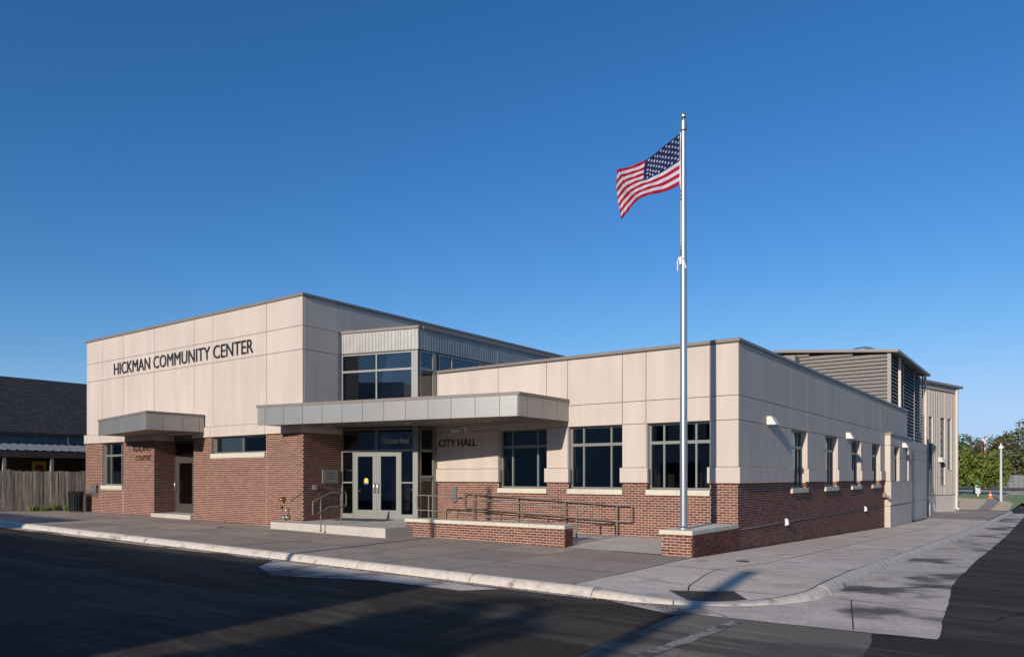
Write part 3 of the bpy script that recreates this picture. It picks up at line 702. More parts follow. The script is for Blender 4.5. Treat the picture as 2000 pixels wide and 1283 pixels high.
mb = MB(); mb.prism([(-13.28,-1.70),(-10.5,-.95),(-10.5,12.2),(-13.28,12.2)], 6.70, 6.82); mb.build('roof', M['soffit'], bld)
window(BS, bld, -.86, -.19, 4.30, 6.12, [], [(5.52,.07)], rec=0, fw=.045, name='window', fd=.1)
window(BS, bld, -.86, -.19, .50, 3.56, [], [(2.79,.09),(1.93,.055)], rec=0, fw=.045, name='window', fd=.1)
mb = MB(); BS.box(mb, -.97, -.862, -.12, .0, .50, 6.12); mb.build('side_post', M['alu_dk'], bld)
mb = MB(); BS.box(mb, -.188, -.06, -.12, .01, .50, 6.12); mb.build('side_post', M['alu'], bld)
mb = MB(); BS.box(mb, -.056, -.0, -.1, -.01, .50, 5.4); mb.build('wall_edge', M['stucco'], bld)
mb = MB(); mb.tube([(-10.36,-.03,5.5),(-10.36,-.03,4.26)], .02, 6); mb.build('rain_chain', M['stucco'], bld)
window(BS, bld, .06, 5.2, 5.30, 6.12, [.78,2.33,3.85], [], rec=0, fw=.06, name='window', fd=.1)
# entry doors level
z0, z1 = .50, 3.56
mb = MB()
for a in ((0.0,.045,z0,z1), (1.365,1.425,2.84,z1-.05), (.045,L-.19,z1-.05,z1), (.045,L-.19,2.765,2.84), (.452,.492,z0,2.765), (2.312,2.352,z0,2.765), (.045,.452,z0,.66), (2.352,L-.19,z0,.66), (.045,.452,1.70,1.745), (2.352,L-.19,1.70,1.745)):
    BF.box(mb, a[0]+.0005, a[1]-.0005, -.10, .0, a[2], a[3])
ef = mb.build('entrance_frame', M['alu'], bld)
for a in ((.045,1.365,2.84,z1-.05),(1.425,L-.19,2.84,z1-.05),(.045,.452,.66,1.70),(.045,.452,1.745,2.765),(2.352,L-.19,.66,1.70),(2.352,L-.19,1.745,2.765)):
    pm = MB(); BF.box(pm, a[0]-.003,a[1]+.003,-.06,-.05,a[2]-.003,a[3]+.003); pm.build('pane', M['glass'], ef)
for (a, b, hs_, lab) in ((.495,1.400,1.33,'left'),(1.404,2.309,1.475,'right')):
    mb = MB()
    for q in ((a,a+.155,.52,2.755),(b-.155,b,.52,2.755),(a+.155,b-.155,.52,.79),(a+.155,b-.155,2.61,2.755)): BF.box(mb, q[0],q[1],-.055,-.008,q[2],q[3])
    dr = mb.build('door', M['alu'], bld)
    pm = MB(); BF.box(pm, a+.15,b-.15,-.04,-.03,.785,2.615); pm.build('pane', M['glass'], dr)
    mb = MB(); mb.tube([BF.p(hs_,-.01,1.38),BF.p(hs_,.05,1.38),BF.p(hs_,.07,1.41),BF.p(hs_,.07,1.67),BF.p(hs_,.05,1.70),BF.p(hs_,-.01,1.70)], .018, 8); mb.build('handle', M['steel'], dr, smooth=True)
    mb = MB(); BF.box(mb, a+.155,b-.155,-.10,-.07,1.24,1.27); mb.build('push_bar', M['steel'], dr)
    if lab == 'left':
        mb = MB(); BF.box(mb, .90,1.06,-.028,-.022,1.71,1.83); BF.box(mb,.93,1.03,-.028,-.022,1.83,1.87); st = mb.build('door_sticker', M['yellow'], dr)
        mb = MB(); BF.box(mb, .89,1.07,-.0285,-.0235,1.66,1.70); mb.build('door_sticker', M['blue'], dr)
mb = MB(); BF.box(mb, .49, 2.315, -.07, .02, .495, .518); mb.build('threshold', M['steel'], bld)
text_letters('115 Locust Street', BF, 1.61, 2.63, 3.04, 3.225, -.049, .003, M['white_vinyl'], ef, bold=.0)
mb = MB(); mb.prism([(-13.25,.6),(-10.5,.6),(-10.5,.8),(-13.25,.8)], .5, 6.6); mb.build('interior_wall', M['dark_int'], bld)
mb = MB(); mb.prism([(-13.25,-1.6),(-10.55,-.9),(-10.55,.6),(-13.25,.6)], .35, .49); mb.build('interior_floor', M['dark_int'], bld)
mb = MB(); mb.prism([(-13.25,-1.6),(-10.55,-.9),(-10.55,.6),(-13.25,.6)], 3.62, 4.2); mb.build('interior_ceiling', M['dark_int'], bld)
# poster in right sidelight
mb = MB(); BF.box(mb, 2.46,2.62,-.12,-.11,1.12,1.66); BF.box(mb,2.46,2.62,-.12,-.11,.78,1.08); mb.build('posted_notice', M['int_pale'], bld)

# ---- canopies
def canopy(parent, poly, fronts, z0, z1, zc, extra=None):
    n = len(poly)
    mb = MB(); mb.prism(poly, z0+.02, z1-.002); cb = mb.build('canopy', M['soffit'], parent)
    cx = sum(p[0] for p in poly)/n; cy = sum(p[1] for p in poly)/n
    # cap, a little wider
    mb = MB(); pts = []
    for i, p in enumerate(poly):
        pts.append(p)
    mb.prism(extra, z1, zc); mb.build('canopy_cap', M['coping'], parent)
    for (P_, Q_, joints) in fronts:
        d = (Vector(Q_)-Vector(P_)); Lc = d.length; f = Face(P_, (d.x, d.y), (d.y, -d.x))
        for a, b in zip(joints, joints[1:]):
            fbox(f, 'fascia_panel', M['fascia'], cb, a+.007, b-.007, .002, .03, z0, z1-.004)
    return cb
A_, B_, C_ = (-14.28,-4.40), (-5.17,-2.60), (-5.17,-.032)
Lm = (Vector(B_)-Vector(A_)).length
jm = [0,.33]
for k in range(11): jm.append(.33+.765*(k+1))
jm.append(Lm)
poly = [A_, B_, C_, (-10.38,-.032), (-10.40,-1.02), (-13.24,-1.78), (-13.24,-3.46), (-14.28,-3.46)]
ext = [(-14.32,-4.45), (-5.11,-2.63), (-5.11,-.034), (-10.36,-.034), (-10.39,-1.04), (-13.22,-1.80), (-13.22,-3.468), (-14.32,-3.468)]
mc = canopy(bld, poly, [(A_, B_, jm), (B_, C_, [0,.40,1.16,1.92,2.56])], 3.58, 4.15, 4.24, ext)
tag(mc, 'long silver canopy over the main entrance')
A2, B2, C2 = (-24.70,-4.53), (-18.94,-5.60), (-18.94,-3.462)
L2 = (Vector(B2)-Vector(A2)).length
j2 = [0,.36]+[.36+.79*(k+1) for k in range(6)]+[L2]
ext2 = [(-24.75,-4.57),(-18.89,-5.66),(-18.89,-3.464),(-24.75,-3.464)]
lc = canopy(bld, [A2,B2,C2,(-24.70,-3.462)], [(A2,B2,j2),(B2,C2,[0,.55,1.30,1.95,2.14])], 3.57, 4.14, 4.22, ext2)
tag(lc, 'small silver canopy over the reading centre door')
mb = MB(); mb.box(-22.57,-19.74,-3.46,-2.53,3.585,3.60); mb.build('recess_soffit', M['soffit'], bld)
for cb, pts in ((mc, ((-12.6,-2.9),(-9.6,-2.3),(-7.0,-1.6))), (lc, ((-20.9,-4.4),(-19.8,-4.4)))):
    for (x_, y_) in pts:
        mb = MB(); mb.lathe([(.09,0),(.09,-.012),(.07,-.014),(.001,-.008)], (x_, y_, 3.60-.001), 14); mb.build('downlight', M['white'], cb)
# soffit plank joints as real thin ribs
mb = MB()
for k in range(1, 9): 
    yv = -4.1+k*.40
    xl = -14.2 if yv < -3.55 else (-13.2 if yv < -1.9 else -10.3)
    xr = -5.25; 
    if yv < -2.6: xr = -14.28+ (yv+4.40)/1.8*9.11-.1
    if xr > xl: mb.box(xl, xr, yv-.006, yv+.006, 3.592, 3.598)
o = mb.build('soffit_joint', M['void'], mc)

# ---- wall packs on the side walls, camera by the entry, access box
def wallpack(yc, X, parent, ):
    w = .17; mb = MB(); z0, z1 = 3.40, 3.64
    mb.hexa([(X+.03,yc-w,z0),(X+.30,yc-w,z0),(X+.30,yc+w,z0),(X+.03,yc+w,z0),(X+.03,yc-w,z1),(X+.16,yc-w,z1),(X+.16,yc+w,z1),(X+.03,yc+w,z1)])
    o = mb.build('wall_light', M['fixture'], parent, bev=.006)
    mb = MB(); mb.box(X+.05,X+.28,yc-w+.02,yc+w-.02,z0-.012,z0-.001); mb.build('lens', M['pane_fr'], o)
wallpack(2.45, 0, bld); wallpack(12.25, 0, bld); wallpack(23.6, xb, bld)
mb = MB(); RF.box(mb, -9.20,-9.08,.03,.08,3.40,3.58); mb.tube([(-9.14,-.07,3.52),(-9.14,-.20,3.56),(-9.18,-.26,3.50)], .02, 8); sc1 = mb.build('security_camera', M['white'], bld)
mb = MB(); mb.hexa([(-9.46,-.46,3.36),(-9.36,-.46,3.36),(-9.26,-.14,3.40),(-9.36,-.14,3.40),(-9.46,-.46,3.46),(-9.36,-.46,3.46),(-9.26,-.14,3.50),(-9.36,-.14,3.50)]); mb.build('camera_head', M['white'], sc1)
mb = MB(); RF.box(mb, -9.74,-9.56,.006,.05,1.07,1.60); mb.build('access_panel', M['encl'], bld, bev=.005)
# ---- lettering
text_letters('HICKMAN COMMUNITY CENTER', LF, -25.74, -15.94, 6.235, 6.73, .031, .030, M['letter'], bld, bold=0)
text_letters('CITY HALL', RF, -10.33, -8.69, 2.925, 3.175, .031, .02, M['letter'], bld, bold=.005)
text_letters('READING', LF, -24.20, -22.83, 2.955, 3.17, .006, .012, M['letter'], bld, bold=0)
text_letters('CENTRE', LF, -24.02, -22.80, 2.565, 2.78, .006, .012, M['letter'], bld, bold=0)
emit_bricks(bricks, bld, 300)

# pale partitions seen through the corner window
for i, (x0, x1, z1_) in enumerate(((-2.50,-2.36,2.0),(-2.28,-1.95,2.0),(-1.30,-1.14,2.02),(-1.06,-.84,2.0),(-3.62,-3.46,2.02))):
    mb = MB(); mb.box(x0, x1, .40, .45, 1.02, z1_); mb.box(x0+.02,x1-.02,.38,.47,.98,1.02)
    o = mb.build('chair_back', M['int_pale'], None, bev=.01)
    tag(o, ['narrow pale chair back at the left edge inside the corner window','wide pale chair back inside the left light of the corner window','narrow pale chair back just right of the flagpole inside the corner window','pale chair back at the right edge inside the corner window','pale chair back inside the right light of the middle window'][i], 'chair back', 'pale chair backs seen through the front windows')

# ================================================================== landing, ramp, planter wall, pier
mb = MB()
lp = [(-14.0,-4.12),(-8.72,-4.12),(-8.72,-3.02),(-9.0,-2.9),(-9.0,-.02),(-10.40,-.02),(-10.40,-1.0),(-13.28,-1.77),(-13.28,-3.40),(-14.0,-3.40)]
zt = {0:.455,1:.455,2:.46,3:.46,4:.50,5:.50,6:.49,7:.485,8:.46,9:.455}
n = len(lp); mb.v = [(x,y,0) for x,y in lp] + [(x,y,zt[i]) for i,(x,y) in enumerate(lp)]
mb.f = [tuple(range(n-1,-1,-1)), tuple(range(n,2*n))] + [(i,(i+1)%n,n+(i+1)%n,n+i) for i in range(n)]; mb.mi = [0]*len(mb.f)
tag(mb.build('landing', M['landing'], recalc=True), 'raised pale concrete landing before the double glass doors', 'landing')
mb = MB(); BF.box(mb, .25, 2.2, .15, .95, .488, .498); tag(mb.build('door_mat', M['tactile']), 'black door mat lying before the double glass doors', 'door mat')
# ramp behind the planter wall
def zr(x): return .235 if x > -4.5 else .235 + (-4.5-x)*.056
mb = MB(); xs_ = [-8.995,-7.0,-4.5,-3.42]
for a, b in zip(xs_, xs_[1:]):
    mb.hexa([(a,-2.6,-.1),(b,-2.6,-.1),(b,-.01,-.1),(a,-.01,-.1),(a,-2.6,zr(a)),(b,-2.6,zr(b)),(b,-.01,zr(b)),(a,-.01,zr(a))])
tag(mb.build('ramp', M['landing']), 'sloping concrete ramp between the brick planter wall and the city hall wall', 'ramp')
# alcove slabs rising slightly to the wall
alc = bpy.data.objects.new('alcove_paving', None); COL.objects.link(alc); alc.location = (-2,-1.5,.1); tag(alc, 'concrete paving between ramp foot and brick pier', kind='structure')
for (xa, xb_) in ((-3.415,-2.06),(-2.05,-.76)):
    for (ya, yb) in ((-3.0,-1.51),(-1.50,-.012)):
        f = lambda y: .125 + (y+3)*.036
        mb = MB(); mb.hexa([(xa,ya,-.1),(xb_,ya,-.1),(xb_,yb,-.1),(xa,yb,-.1),(xa,ya,f(ya)),(xb_,ya,f(ya)-.01),(xb_,yb,f(yb)-.01),(xa,yb,f(yb))]); joint_faces(mb.build('slab', M['landing'], alc))
def brickbox(root, x0, x1, y0, y1, z0, z1, faces='FRL'):
    mb = MB(); mb.box(x0, x1, y0, y1, z0-.3, z1); mb.build('core', M['mortar'], root)
    lst = []
    if 'F' in faces: lst += brick_list(Face((0,y0),(1,0),(0,-1)), x0-.006, x1+.006, z0-.06, z1)
    if 'R' in faces: lst += brick_list(Face((x1,0),(0,1),(1,0)), y0, y1, z0-.06, z1)
    if 'L' in faces: lst += brick_list(Face((x0,0),(0,1),(-1,0)), y0, y1, z0-.06, z1)
    return lst
pw = thing('planter_wall', (-6.2,-2.8,.15), 'low brick wall with pale stone cap beside the ramp', 'wall')
emit_bricks(brickbox(pw, -8.96, -3.42, -3.02, -2.62, .14, .583), pw, 300)
for k in range(5):
    a = -9.0+k*1.124; mb = MB(); mb.box(a+.003, a+1.121, -3.07, -2.57, .585, .685); mb.build('cap_stone', M['lime'], pw, bev=.006)
pr = thing('flag_pier', (-.37,-1.5,.1), 'low brick pier with grey stone cap carrying the flagpole', 'pier')
emit_bricks(brickbox(pr, -.735, -.006, -3.02, -.012, .08, .585), pr, 300)
for k in range(5):
    a = -3.07+k*.61; mb = MB(); mb.box(-.785, .032, a+.003, a+.607, .587, .692); mb.build('cap_stone', M['lime'], pr, bev=.006)
# rails
def round_path(pts, r=.07, n=3):
    out = [Vector(pts[0])]
    for i in range(1, len(pts)-1):
        p = Vector(pts[i]); a = (Vector(pts[i-1])-p).normalized(); b = (Vector(pts[i+1])-p).normalized()
        for k in range(n+1):
            t = k/n; q = (p+a*r)*(1-t)**2 + p*2*t*(1-t) + (p+b*r)*t*t; out.append(q)
    out.append(Vector(pts[-1])); return out
def ramp_rail(name, label, Yr, xl, xr_, ztl, ztr, drop_, posts, foot, ext=.45):
    root = thing(name, ((xl+xr_)/2, Yr, foot(xr_)), label, 'handrail', 'pipe handrails on the ramp and landing')
    def zt_(x):
        x = min(max(x, xl+ext), xr_-ext); return ztl + (ztr-ztl)*(x-xl-ext)/(xr_-xl-2*ext)
    top = [(xr_-ext, Yr, zt_(xr_)), (xr_, Yr, zt_(xr_)), (xr_, Yr, zt_(xr_)-drop_), (xr_-ext, Yr, zt_(xr_)-drop_), (xl+ext, Yr, zt_(xl)-drop_), (xl, Yr, zt_(xl)-drop_), (xl, Yr, zt_(xl)), (xl+ext, Yr, zt_(xl)), (xr_-ext-.01, Yr, zt_(xr_))]
    mb = MB(); mb.tube(round_path(top, .07), .021, 8); o = mb.build('rail_loop', M['rail'], root); smooth_by_angle(o, 60)
    for x_ in posts:
        mb = MB(); mb.tube([(x_, Yr, foot(x_)-.03), (x_, Yr, zt_(x_))], .022, 8); o = mb.build('post', M['rail'], root); smooth_by_angle(o, 60)
ramp_rail('handrail', 'longer taupe pipe handrail against the city hall wall above the ramp', -.14, -9.15, -2.98, 1.345, 1.105, .46, (-8.72,-6.96,-5.20,-3.46), zr if True else None)
ramp_rail('handrail', 'shorter taupe pipe handrail rising behind the low brick planter wall', -1.60, -9.86, -3.43, 1.33, 1.055, .47, (-9.37,-7.55,-5.74,-3.92), lambda x: .47 if x < -8.9 else zr(x))
root = thing('handrail', (-11.0,-4.0,.28), 'short stepped pipe handrail standing at the landing edge left of the doors', 'handrail', 'pipe handrails on the ramp and landing')
P_ = [(-11.36,-3.70,1.05),(-11.36,-4.48,1.05)]
X_ = -11.30
lo = [(X_,-4.60,.78),(X_,-4.60,1.175),(X_,-3.95,1.43),(X_,-3.30,1.43),(X_,-3.30,1.0),(X_,-3.95,1.0),(X_,-4.42,.80)]
mb = MB(); mb.tube(round_path(lo, .06), .020, 8); o = mb.build('rail_loop', M['rail'], root); smooth_by_angle(o, 60)
for yy, zf, zt_ in ((-4.30,.25,1.29),(-3.50,.44,1.43)):
    mb = MB(); mb.tube([(X_,yy,zf),(X_,yy,zt_)], .021, 8); mb.lathe([(.05,0),(.05,.01),(.02,.012)], (X_,yy,zf+(.03 if zf < .3 else .016)), 12); o = mb.build('post', M['rail'], root); smooth_by_angle(o, 60)

# ================================================================== flagpole and flag
FX, FY = -.42, -2.50; FZ = .692
fp = thing('flagpole', (FX,FY,FZ), 'tall silver flagpole rising from the stone cap of the brick pier', 'flagpole')
mb = MB(); mb.lathe([(.088,0),(.086,3),(.075,6.2),(.056,9.38)], (FX,FY,FZ), 28); mb.build('pole', M['pole'], fp, smooth=True)
mb = MB(); mb.lathe([(.155,0),(.158,.012),(.145,.03),(.10,.05),(.09,.075)], (FX,FY,FZ+.001), 28); mb.build('base_collar', M['pole'], fp, smooth=True)
mb = MB(); mb.lathe([(.04,9.39),(.075,9.41),(.084,9.42),(.082,9.60),(.03,9.61),(.018,9.62),(.018,9.68)], (FX,FY,FZ), 22); o = mb.build('truck', M['steel'], fp); smooth_by_angle(o, 40)
mb = MB(); mb.lathe([(.001,-.078)]+[(.078*math.sin(math.pi*k/14), -.078*math.cos(math.pi*k/14)) for k in range(1,14)]+[(.001,.078)], (FX,FY,FZ+9.745), 22); mb.build('finial', M['steel'], fp, smooth=True)
mb = MB()
hx, hy = FX-.03, FY-.085
mb.tube([(hx,hy,FZ+9.30),(hx-.015,hy-.01,FZ+8.9),(hx,hy,FZ+7.9),(hx+.005,hy,FZ+6.6)], .008, 6); o = mb.build('halyard', M['white'], fp)
mb = MB(); zz = FZ+6.33; mb.box(hx-.028,hx+.028,hy-.03,hy+.0,zz-.10,zz+.08)
mb.tube([(hx-.035,hy-.02,zz+.07),(hx-.075,hy-.03,zz-.05),(hx-.07,hy-.03,zz-.25)], .016, 8); mb.tube([(hx+.045,hy-.02,zz+.07),(hx+.085,hy-.01,zz-.05),(hx+.125,hy,zz-.21)], .016, 8); mb.build('counterweight', M['white'], fp)
for k in range(6):
    mb = MB(); q = FZ + (7.92-.09*k if k < 3 else 6.62-.07*(k-3)); mb.tube([(hx-.02,hy-.01,q),(hx+.01,hy-.02,q+.03),(hx-.005,hy-.01,q+.06)], .011, 6); mb.build('clip', M['steel'], fp)
# flag surface, waving away from the pole towards the left
R2 = Vector((.807,.590)); 
def fl_pt(px_, py_, dep):      # offsets in metres from the pole axis: px_ leftwards, py_ height, dep towards the viewer
    n = Vector((.590,-.807)); q = Vector((FX,FY)) - R2*px_ + n*dep; return Vector((q.x, q.y, py_-.045))
H0 = 10.08
topc = [(.085,10.07),(.42,9.80),(.74,9.545),(1.10,9.38),(1.42,9.26),(1.545,9.20),(1.63,9.11)]
botc = [(.092,8.86),(.46,8.69),(.84,8.585),(1.14,8.44),(1.28,8.29),(1.40,8.14),(1.475,8.02)]
def curve(c, t):
    t = t*(len(c)-1); i = min(int(t), len(c)-2); f = t-i
    p0 = c[max(i-1,0)]; p1 = c[i]; p2 = c[i+1]; p3 = c[min(i+2,len(c)-1)]
    return tuple(.5*((2*b)+(-a+c_)*f+(2*a-5*b+4*c_-d)*f*f+(-a+3*b-3*c_+d)*f**3) for a,b,c_,d in zip(p0,p1,p2,p3))
def flag_point(u, v):
    a = curve(topc, u); b = curve(botc, u)
    x_ = a[0]*(1-v)+b[0]*v; z_ = a[1]*(1-v)+b[1]*v
    ph = (u*1.0+v*.55)
    dep = .09*math.sin(ph*8.2+.4)*min(1,u*3) + .010*math.sin(ph*30+v*5)*min(1,u*5) + .007*math.sin(u*41-v*17)*min(1,u*5)
    fold = math.exp(-((u+.55*v-1.02)/.07)**2)*min(1,u*2); dep += .10*fold
    x_ += -.02*fold
    return fl_pt(x_, z_, dep+.02)
NU, NV = 78, 52
mb = MB(); 
for j in range(NV+1):
    for i in range(NU+1): mb.v.append(tuple(flag_point(i/NU, j/NV)))
for j in range(NV):
    for i in range(NU):
        s_ = j//4; canton = (i < NU*.4 and s_ < 7)
        mb.f.append((j*(NU+1)+i, j*(NU+1)+i+1, (j+1)*(NU+1)+i+1, (j+1)*(NU+1)+i)); mb.mi.append(2 if canton else (0 if s_ % 2 == 0 else 1))
flag = mb.build('flag', [M['red'], M['flagwhite'], M['navy']], None, smooth=True, recalc=False)
md = flag.modifiers.new('cloth_thickness', 'SOLIDIFY'); md.thickness = .003; md.offset = 0
tag(flag, 'American flag waving from the top of the flagpole', 'flag')
mb = MB()
for r_ in range(9):
    for c_ in range(11):
        if (r_+c_) % 2: continue
        u0 = .4*(c_+1)/12; v0 = 7/13*(r_+1)/10
        P0 = flag_point(u0, v0); du = (flag_point(u0+.01, v0)-P0).normalized(); dv = (flag_point(u0, v0+.01)-P0).normalized(); nn = du.cross(dv).normalized()
        for sgn in (1,-1):
            b0 = len(mb.v)
            for k in range(10):
                rr = .036 if k % 2 == 0 else .015; a = -math.pi/2+k*math.pi/5
                mb.v.append(tuple(P0 + du*(rr*math.cos(a)) + dv*(rr*math.sin(a)) + nn*(.0055*sgn)))
            mb.f.append(tuple(b0+k for k in range(10))); mb.mi.append(0)
mb.build('stars', M['flagwhite'], flag, recalc=False)['kind'] = 'stuff'
mb = MB(); mb.tube([tuple(fl_pt(.078,10.09,.02)), tuple(fl_pt(.086,9.5,.02)), tuple(fl_pt(.090,8.85,.02))], .012, 6); mb.build('hoist_band', M['white'], flag)

# ================================================================== rear hall with louvres
rh = thing('louvred_hall', (-8,28,0), 'taupe louvred service tower rising behind the side parapet', 'building')
TX, TY0, TY1 = -.22, 23.0, 34.2
TF = Face((0,TY0), (1,0), (0,-1)); TS = Face((TX,0), (0,1), (1,0))
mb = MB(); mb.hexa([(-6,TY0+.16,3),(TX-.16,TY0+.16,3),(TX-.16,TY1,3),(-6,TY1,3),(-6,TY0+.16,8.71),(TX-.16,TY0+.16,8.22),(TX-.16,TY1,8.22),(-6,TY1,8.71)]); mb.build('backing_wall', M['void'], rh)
nsl = 0
z = 5.0
while z < 8.5:
    mb = MB(); x0_, x1_ = -6, min(TX-.12, TX+.42-(z+.16-8.2)/.0866)
    mb.hexa([(x0_,TY0-.02,z),(x1_,TY0-.02,z),(x1_,TY0+.0,z-.005),(x0_,TY0+.0,z-.005),(x0_,TY0+.10,z+.175),(x1_,TY0+.10,z+.175),(x1_,TY0+.12,z+.17),(x0_,TY0+.12,z+.17)])
    mb.v = [(a,b+(-.02),c+.0) for a,b,c in mb.v]; mb.build('slat', M['louvre'], rh); z += .19
z = 3.95
while z < 8.2:
    mb = MB(); y0_, y1_ = TY0+.12, TY1-.05
    mb.hexa([(TX+.02,y0_,z),(TX+.02,y1_,z),(TX+.0,y1_,z-.005),(TX+.0,y0_,z-.005),(TX-.10,y0_,z+.175),(TX-.10,y1_,z+.175),(TX-.12,y1_,z+.17),(TX-.12,y0_,z+.17)])
    mb.v = [(a+.02,b,c) for a,b,c in mb.v]; mb.build('slat', M['louvre'], rh); z += .19
for (xx, yy) in ((TX-.02,TY0-.02),):
    mb = MB(); mb.box(xx-.10,xx+.07,yy-.05,yy+.12,4.9,8.25); mb.build('corner_post', M['louvre'], rh)
for yy in (26.8, 30.6, 34.1):
    mb = MB(); mb.box(TX-.02,TX+.05,yy-.06,yy+.06,3.9,8.25); mb.build('post', M['louvre'], rh)
for yy, zb in ((24.9,5.0),(34.3,-.6)):
    mb = MB(); mb.tube([(TX+.12,yy,8.2),(TX+.14,yy,7.9),(TX+.14,yy,zb)], .075, 10); mb.build('downspout', M['hallbase'], rh)
mb = MB(); zl = 8.2+.0866*6.42; mb.hexa([(-6,TY0-.25,zl),(TX+.42,TY0-.25,8.20),(TX+.42,TY1+.2,8.20),(-6,TY1+.2,zl),(-6,TY0-.25,zl+.14),(TX+.42,TY0-.25,8.34),(TX+.42,TY1+.2,8.34),(-6,TY1+.2,zl+.14)]); mb.build('roof', M['coping'], rh)
mb = MB(); mb.box(TX-.05,TX+.06,TY0+.1,TY1,3.80,3.95); mb.build('lower_trim', M['alu_dk'], rh)
mb = MB(); mb.lathe([(.35,0),(.35,.28),(.62,.30),(.60,.36),(.40,.46),(.001,.50)], (-1.9,25.0,8.45), 20); o = mb.build('roof_vent', M['steel'], rh); smooth_by_angle(o)
mb = MB(); mb.box(-5.9,-4.7,22.2,23.6,7.9,8.42); mb.build('roof_unit', M['coping'], rh)
mb = MB(); mb.box(-10.5,-4.6,27,33,8.4,9.02); mb.build('upper_wall', M['louvre'], rh)
mb = MB(); mb.box(-10.6,-4.45,26.8,33.2,9.03,9.16); mb.build('upper_roof', M['coping'], rh)


mh = thing('gymnasium_hall', (-3,50,-.8), 'tall tan ribbed metal hall with slit windows beyond the louvred tower', 'building')
M0 = Vector((-1.4,45.5)); M1 = Vector((.053,51.2)); md_ = (M1-M0).normalized(); MF = Face(M0, md_, (md_.y,-md_.x)); ML = 5.75
SW = [(-1.1,-.25,2.44,6.52),(.27,.90,2.44,6.52),(2.50,3.27,1.23,6.52),(3.90,4.50,2.44,6.52)]
us = sorted(set([-9.0, ML] + [h for H in SW for h in H[:2]])); zs = sorted(set([.45,9.0,1.23,2.44,6.52]))
for i in range(len(us)-1):
    for j in range(len(zs)-1):
        uc = (us[i]+us[i+1])/2; zc = (zs[j]+zs[j+1])/2
        if any(a < uc < b and c < zc < e_ for a,b,c,e_ in SW): continue
        siding(MF, us[i], us[i+1], zs[j], zs[j+1], 0, .33, .045, 'metal_siding', M['hall'], mh)
wall(MF, 'wall_core', M['hall'], mh, -9.0, ML, .45, 8.95, SW, -.25, -.01)
mb = MB(); MF.box(mb, -9.0, ML+.06, -.2, .07, -1.3, .45); mb.build('concrete_base', M['hallbase'], mh)
mb = MB(); MF.box(mb, -9.0, ML+.1, -.3, .08, .44, .50); mb.build('base_trim', M['coping'], mh)
mb = MB(); MF.box(mb, ML, ML+.05, -12, -.0, -1.3, 9.0); mb.build('end_wall', M['hall'], mh)
mb = MB(); MF.box(mb, ML-.12, ML+.07, -.05, .09, .5, 9.0); mb.build('corner_trim', M['hallbase'], mh)
for (a, b, c, d_) in SW:
    mb = MB(); MF.box(mb, a, a+.05, -.2, -.10, c, d_); MF.box(mb, b-.05, b, -.2, -.10, c, d_)
    nn = 7 if c > 2 else 9; hz = (d_-c)/nn
    for k in range(nn+1): MF.box(mb, a+.05, b-.05, -.2, -.10, max(c, c+k*hz-.025), min(d_, c+k*hz+.025))
    w = mb.build('window', M['alu_dk'], mh)
    for k in range(nn):
        pm = MB(); MF.box(pm, a+.04, b-.04, -.17, -.15, c+k*hz+.02, c+(k+1)*hz-.02); pm.build('pane', M['pane_fr'], w)
    mb = MB(); MF.box(mb, b, b+.05, -.18, .055, c-.05, d_); MF.box(mb, a-.03, b, -.18, .06, c-.06, c); mb.build('window_surround', M['white'], mh)
mb = MB(); mb.v = []; MF.box(mb, -9.3, ML+.38, -14, .35, 9.0, 9.18); mb.build('roof', M['coping'], mh)
mb = MB(); MF.box(mb, -9.0, ML, -.05, .12, 8.62, 9.0); mb.build('eave_trim', M['hall'], mh)
mb = MB(); mb.tube([MF.p(5.25,.16,8.9), MF.p(5.25,.16,-.6), MF.p(5.25,.35,-.72)], .10, 10); mb.build('downspout', M['hallbase'], mh)
mb = MB(); mb.hexa([MF.p(2.0,.03,3.05),MF.p(2.45,.03,3.05),MF.p(2.45,.42,3.05),MF.p(2.0,.42,3.05),MF.p(2.0,.03,3.42),MF.p(2.45,.03,3.42),MF.p(2.45,.25,3.42),MF.p(2.0,.25,3.42)]); mb.build('wall_light', M['fixture'], mh)
# side stair with rails between tower and hall
sr = thing('side_stair', (-.6,38.5,-.7), 'small concrete stair with pipe rails between the louvred tower and ribbed hall', 'stair')
for k in range(7):
    mb = MB(); mb.box(-1.6,-.35,36.2+k*.30 if False else 40.6-k*.32,40.9-k*.32+.02,-1.2,-.62+k*.17); mb.build('step', M['landing'], sr)
mb = MB()
for dz in (.95,.5): mb.tube([(-.32,41.2,-.62+dz),(-.32,38.9,.55+dz),(-.32,37.8,.55+dz)], .025, 6)
for yy, zz in ((41.1,-.62),(40.1,-.15),(39.1,.4),(38.0,.5)): mb.tube([(-.32,yy,zz-.2),(-.32,yy,zz+.98)], .022, 6)
mb.build('stair_rail', M['rail'], sr)

